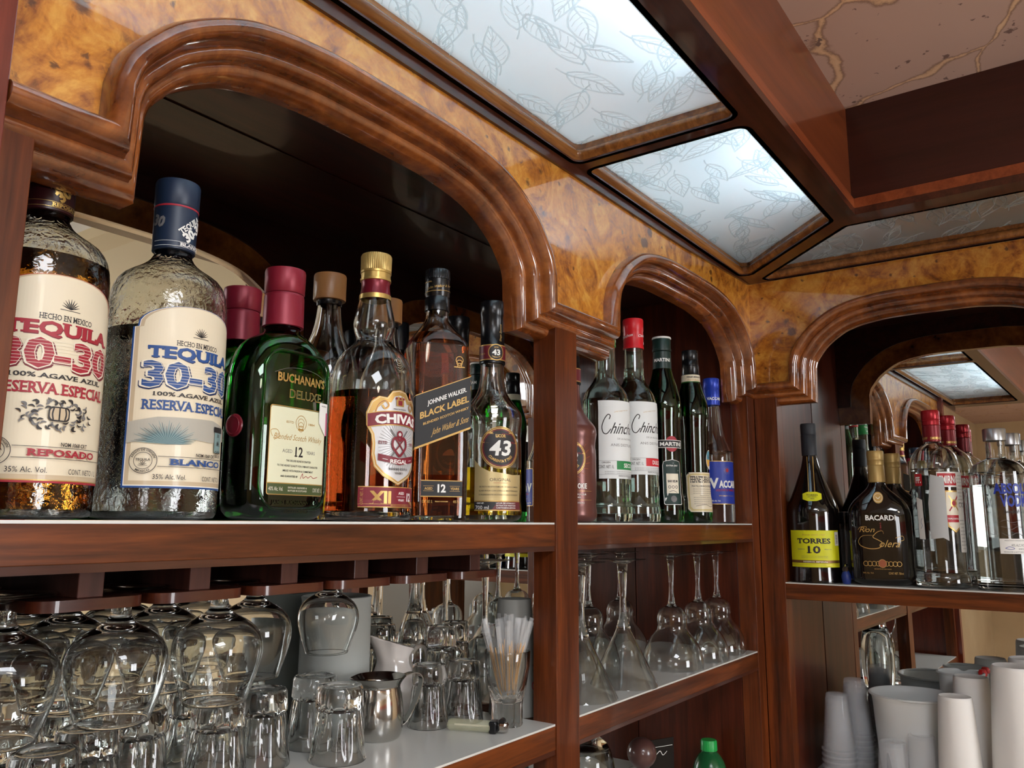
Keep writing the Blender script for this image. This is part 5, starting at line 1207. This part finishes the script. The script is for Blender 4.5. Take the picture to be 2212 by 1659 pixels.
def smirnoff(x, y, label, front):
    t, pr = bottle('vodka_bottle', label, (x, y), ZB, SM, GLASS, .003, (.235, LQ_CLEAR), rz=math.radians(-42), group='vodka bottles with red caps'); t.scale = (.86, .86, 1)
    RC = mat('red_metal_cap', (150, 18, 30), .3, metal=.45)
    lathe('capsule', [(.0182, .2900), (.0192, .2905), (.0196, .3230), (.0186, .3240)], mat('dark_red_capsule', (118, 14, 26), .35, metal=.3), t)
    lathe('cap', [(.0186, .3240), (.0200, .3245), (.0194, .3320), (.0202, .3330), (.0202, .3345), (.0194, .3355), (.0202, .3370), (.0202, .3520), (.0186, .3550), (0, .3550)], RC, t, 72)
    L = Label(); L.text('SMIRNOFF', 0, .297, .0050, GOLD, .034, .03); L.text('SMIRNOFF', -.04, .297, .0050, GOLD, .034, .03); put(L, 'capsule_print', round_surf(.0197), t, .002)
    RED = mat('band_red', (176, 26, 36), .45)
    L = Label()
    if front:
        L.poly([(-.034, .1970), (.034, .1970), (.034, .2270), (-.034, .2270)], INKW); L.rect(-.033, .2000, .033, .2240, RED); L.text('SMIRNOFF', 0, .2120, .0150, INKW, .060, .028)
        L.poly([(-.018, .120), (0, .108), (.018, .120), (.022, .150), (.020, .190), (-.020, .190), (-.022, .150)], INKGO); L.poly([(-.015, .122), (0, .112), (.015, .122), (.019, .150), (.017, .187), (-.017, .187), (-.019, .150)], CREAM)
        L.line([(-.012, .180), (.012, .150)], .003, INKGO); L.line([(.012, .180), (-.012, .150)], .003, INKR); L.disc(0, .165, .008, INKGO); L.disc(0, .165, .005, INKR); L.rect(-.021, .128, .021, .142, RED); L.text('TRIPLE DISTILLED', 0, .1350, .0030, INKW, .034)
        put(L, 'front_label', round_surf(lambda v: pr(v)+.0002, az=.0), t)
        L = Label(); rnd_rect(L, .0100, .070, .036, .226, .002, INKW)
        for k in range(22):
            if not 8 < k < 13: L.text('BEBIDA ALCOHOLICA 40 VOL', .023, .220-.0068*k, .0022, INKG, .020 if k % 3 else .013, 0)
        for k in (-.005, .006): L.ring(.023+k, .162, .0048, .0008, INKK)
        put(L, 'side_label', round_surf(lambda v: pr(v)+.0012), t)
        L = Label(); GP = mat('grey_tape', (176, 178, 178), .6); L.poly([(-.056, .095), (-.030, .098), (-.018, .092), (-.020, .215), (-.048, .222), (-.056, .165)], GP); L.poly([(-.084, .095), (-.068, .094), (-.070, .172), (-.086, .178)], INKW); L.line([(-.078, .115), (-.074, .122), (-.077, .128), (-.073, .136)], .0008, INKB, True)
        put(L, 'price_sticker', round_surf(lambda v: pr(v)+.0014), t)
        L = Label(); L.rect(-.086, .2000, -.066, .2240, RED); L.text('FF.', -.076, .2120, .0120, INKW, .014, .05); put(L, 'side_band', round_surf(lambda v: pr(v)+.0003), t)
    else:
        L.rect(-.033, .2000, .033, .2240, RED); L.text('SMIRNOFF', 0, .2120, .0150, INKW, .060, .028); put(L, 'front_label', round_surf(lambda v: pr(v)+.0002), t)
smirnoff(2.985, .440, 'clear vodka bottle with ribbed red cap and torn grey tape on its side', True)
smirnoff(3.165, .418, 'clear vodka bottle with red cap right behind the taped one', False)
AB = [(.0520, .0025), (.0590, .007), (.0600, .015), (.0600, .205), (.0585, .222), (.0500, .238), (.0350, .2470), (.0230, .2510), (.0205, .2540), (.0200, .262), (.0200, .290)]
def absolut(x, y, label, front):
    t, pr = bottle('vodka_bottle', label, (x, y), ZB, AB, GLASS, .0035, (.2, LQ_CLEAR), rz=math.radians(-62), group='vodka bottles with silver caps'); t.scale = (.85, .85, 1)
    lathe('cap', [(.0205, .2860), (.0238, .2870), (.0240, .3090), (.0228, .3105), (0, .3105)], mat('silver_cap', (176, 178, 182), .3, metal=.9), t)
    if front:
        BL2 = mat('lettering_blue', (30, 52, 150), .4); L = Label()
        L.text('ABSOLUT', .004, .1920, .0190, BL2, .094, .045); L.text('VODKA', .004, .1690, .0210, BL2, .070, .045); L.text('Swedish Vodka', .004, .1490, .0080, INKK, .062, 0, shear=.4)
        for k in range(3): L.line([(-.034+.01*j, .130-.012*k+.003*math.sin(j*2+k)) for j in range(8)], .0006, INKG, True)
        L.rect(-.040, .0700, .040, .0980, INKW); L.text('40% ALC./VOL. (80 PROOF)', .010, .0860, .0048, INKK, .056, 0); L.text('MADE WITH SWEDISH WINTER WHEAT', 0, .0945, .0022, INKK, .060, 0); L.line([(-.030, .080), (-.022, .083), (-.012, .080), (-.020, .078), (-.030, .080)], .0009, BL2, True); L.text('IMPORTED', .008, .0790, .0030, INKK, .024, 0); L.text('PRODUCED & BOTTLED IN AHUS SWEDEN', 0, .0735, .0022, INKK, .066, 0)
        put(L, 'print', round_surf(lambda v: pr(v)+.0002, az=.12), t)
absolut(2.990, .262, 'clear round-shouldered vodka bottle with silver cap and big blue lettering', True)
absolut(3.175, .236, 'clear vodka bottle with silver cap behind the one with blue lettering', False)
t = thing('wrapped_bottle', 'small dark bottle wrapped in crinkled cling film between brandy and rum', 'bottle', at(3.120, .765, ZB))
bm = bmesh.new(); loft(bm, [(0, .0005)]+smooth_rows([(.026, .002), (.030, .02), (.030, .075), (.022, .10), (.014, .112)], 4), 48, False)
rn = random.Random(2)
for v in bm.verts: v.co.x *= 1+rn.uniform(-.06, .06); v.co.y *= 1+rn.uniform(-.06, .06)
obj('film_wrap', bm, FILM, t, 20)
lathe('glass_body', [(0, .001), (.024, .001)]+smooth_rows([(.026, .003), (.027, .075), (.019, .10), (.012, .110), (.012, .130)], 2), mat('smoky_glass', (60, 60, 62), .1), t)
lathe('cap', [(.012, .124), (.0165, .125), (.0160, .150), (0, .151)], BLACK, t)
t = thing('bottle_pourer', 'small blue and steel bottle pourer standing in front of the wrapped bottle', 'pourer', at(2.945, .728, ZB))
lathe('plug', smooth_rows([(0, 0), (.007, 0), (.009, .006), (.010, .016), (.007, .024), (.005, .028)], 2), mat('blue_rubber', (34, 52, 120), .35), t, 32)
bm = bmesh.new(); add_tube(bm, smooth_rows([(0., 0., .026), (.001, 0., .034), (.007, .001, .039), (.014, .002, .038)], 4), .0032, 10); obj('spout', bm, METAL, t, 40)
bm = bmesh.new(); add_tube(bm, [(-.006, 0, .030), (.004, 0, .030)], .006, 16); obj('flange', bm, METAL, t, 40)

# ================================================================ RETURN CABINET, LOWER SHELF
CUPP = mat('clear_cup_plastic', (226, 230, 236), .08); CUPP.node_tree.nodes['Principled BSDF'].inputs['Alpha'].default_value = .17
ZQ = -.856
def cup_stack(x, y, n, s, where):
    t0 = thing('plastic_cup', '', 'cup', at(x, y, ZQ), 0, 'clear plastic cups nested upside down, ' + where)
    ORD = 'lowest second third fourth fifth sixth seventh eighth ninth tenth eleventh twelfth thirteenth fourteenth fifteenth'.split()
    t0['label'] = 'clear upside down plastic cup, lowest of the ' + where
    o = [(0, .120), (.0215, .120), (.0235, .1185), (.0240, .116), (.0262, .095), (.0300, .060), (.0345, .015), (.0352, .0105), (.0388, .0095), (.0392, .0060), (.0360, .005), (.0352, .001)]
    base = prof_r(o); o = [p for p in o if p[1] > .1155 or p[1] < .014] ; k0 = [i for i, p in enumerate(o) if p[1] < .014][0]
    o = o[:k0] + [(base(z)+(.0011 if j % 2 else 0), z) for j, z in enumerate([.112-.0055*q for q in range(18)])] + o[k0:]
    o = [(a*s, b) for a, b in o]
    lathe('cup_body', o + [(o[-1][0]-.0008, 0)] + [(max(a-.0007, 0), b-.0006) for a, b in reversed(o)], CUPP, t0, 40, False, None, 60)
    for k in range(1, n):
        q = dup(t0, at(x, y, ZQ), 'clear upside down plastic cup, ' + (ORD[k] + ' from the bottom' if k < n-1 else 'topmost') + ' of the ' + where); q.location.z = Z0+ZQ*S+k*.011
        q.rotation_euler = (random.uniform(-.01, .01), random.uniform(-.01, .01), 0)
cup_stack(3.035, .808, 6, .92, 'front stack')
cup_stack(3.150, .775, 8, .92, 'back stack')
FOAM = mat('white_foam', (240, 238, 234), .8)
fc = None
for x, y, h, r, lb in ((2.950, .430, .206, .0375, 'white foam cup in front of the grey-shaded one, standing upside down'), (3.090, .400, .232, .0400, 'white foam cup just behind the first upside down foam cup'),
                    (2.975, .262, .270, .0520, 'tall white foam cup at the right edge of the lower shelf'), (3.165, .232, .270, .0520, 'tallest white foam cup at the right, furthest back')):
    t = thing('foam_cup', lb, 'cup', at(x, y, ZQ), 0, 'upside down foam cups on the lower shelf')
    k = .68
    lathe('body', [(r*1.10-.002, .0004), (r*1.12, 0), (r*1.14, .004), (r*1.10, .010), (r*.80, h-.006), (r*.78, h-.002), (r*.74, h), (r*.60, h-.003), (0, h-.003)], FOAM, t, 56)
MILK = mat('milky_plastic', (244, 248, 248), .25, trans=.25, ior=1.3)
def pitcher(x, y, h, r, label, red):
    t = thing('measuring_pitcher', label, 'pitcher', at(x, y, ZQ), 0, 'milky plastic pitchers')
    o = smooth_rows([(r*.80, .003), (r*.84, .02), (r*.93, h*.6), (r*.97, h*.9), (r*1.0, h-.006), (r*1.03, h)], 3)
    def sp(tt, rr_, z): return 1+.12*max(0, math.cos(tt-2.6))**14*max(0, (z-h+.05)/.05)
    bm = bmesh.new(); loft(bm, [(0, 0), (r*.76, 0)]+o+[(r*1.03-.002, h+.0008)]+[(a-.0025, b) for a, b in reversed(o) if b > .005]+[(0, .005)], 72, False, sp); obj('body', bm, MILK, t, 60)
    bm = bmesh.new(); add_tube(bm, [(r*1.03*math.cos(a), r*1.03*math.sin(a), h-.001) for a in [2*PI*k/40 for k in range(41)]], .0025, 8, False); obj('rim', bm, MILK, t, 60)
    if red:
        bm = bmesh.new(); loft(bm, [(0, -.008), (.008, -.006), (.009, 0), (.006, .006), (0, .007)], 20, False); o_ = obj('spout_tip', bm, mat('red_plastic', (206, 34, 30), .4), t, 50); a = -1.1; o_.location = (r*1.03*math.cos(a), r*1.03*math.sin(a), h)
pitcher(3.110, .580, .183, .080, 'wide milky plastic pitcher in front, behind the clear cups', False)
pitcher(3.258, .452, .222, .043, 'smaller milky pitcher with red spot on its rim near the mirror', True)
def tub(x, y, h, label, r=.026):
    t = thing('portion_cup', label, 'cup', at(x, y, ZQ), 0, 'small clear portion tubs')
    o = [(0, h-.003), (r*.70, h-.003), (r*.80, h), (r*.95, h-.002), (r, h-.008)] + [(r*(1+.004*((k) % 2)+.25*k/16), h-.010-(h-.012)*k/16) for k in range(17)]
    lathe('cup_body', o+[(a-.001, b) for a, b in reversed(o) if a > 0][:-3]+[(0, h-.0045)], CUPP, t, 60, False, lambda a, rr_, z: 1+(.03*math.cos(20*a) if h-.006 < z < h-.001 else 0), 50)
tub(2.960, .622, .105, 'nearest clear portion tub with crinkled base between cups and foam')
tub(2.985, .540, .122, 'clear portion tub with crinkled base next to the front foam cup', .025)
t = thing('stopper', 'small black bottle stopper peeking over the portion tubs', 'stopper', at(3.035, .640, ZQ))
lathe('knob', [(0, .112), (.004, .112), (.0045, .128), (.0075, .131), (.0070, .135), (0, .136)], BLACK, t, 24); lathe('shaft', [(0, 0), (.012, 0), (.012, .108), (.006, .113), (0, .113)], mat('smoky_glass'), t, 24)
# red painted band far across the room, and a cable on the wall
sbox('trim_2', (XL, -3.0, .50), (XL+.02, -.9, .78), mat('red_orange_paint', (186, 60, 34), .6))
bm = bmesh.new(); add_tube(bm, smooth_rows([(XL*S+.008, -.15*S, Z0-.2), (XL*S+.008, -.35*S, Z0-.65), (XL*S+.008, -.6*S, Z0-1.5)], 6), .006, 8); tag(obj('wall_cable', bm, mat('beige_cable', (150, 120, 84), .6)), 'beige cable running down the plaster wall across the room', 'cable')
bm = bmesh.new(); add_box(bm, W(.255, .985, ZF), W(.299, 1.49, ZC)); tag(obj('trim_3', bm, mat('orange_paint', (190, 84, 40), .6)), kind='structure')
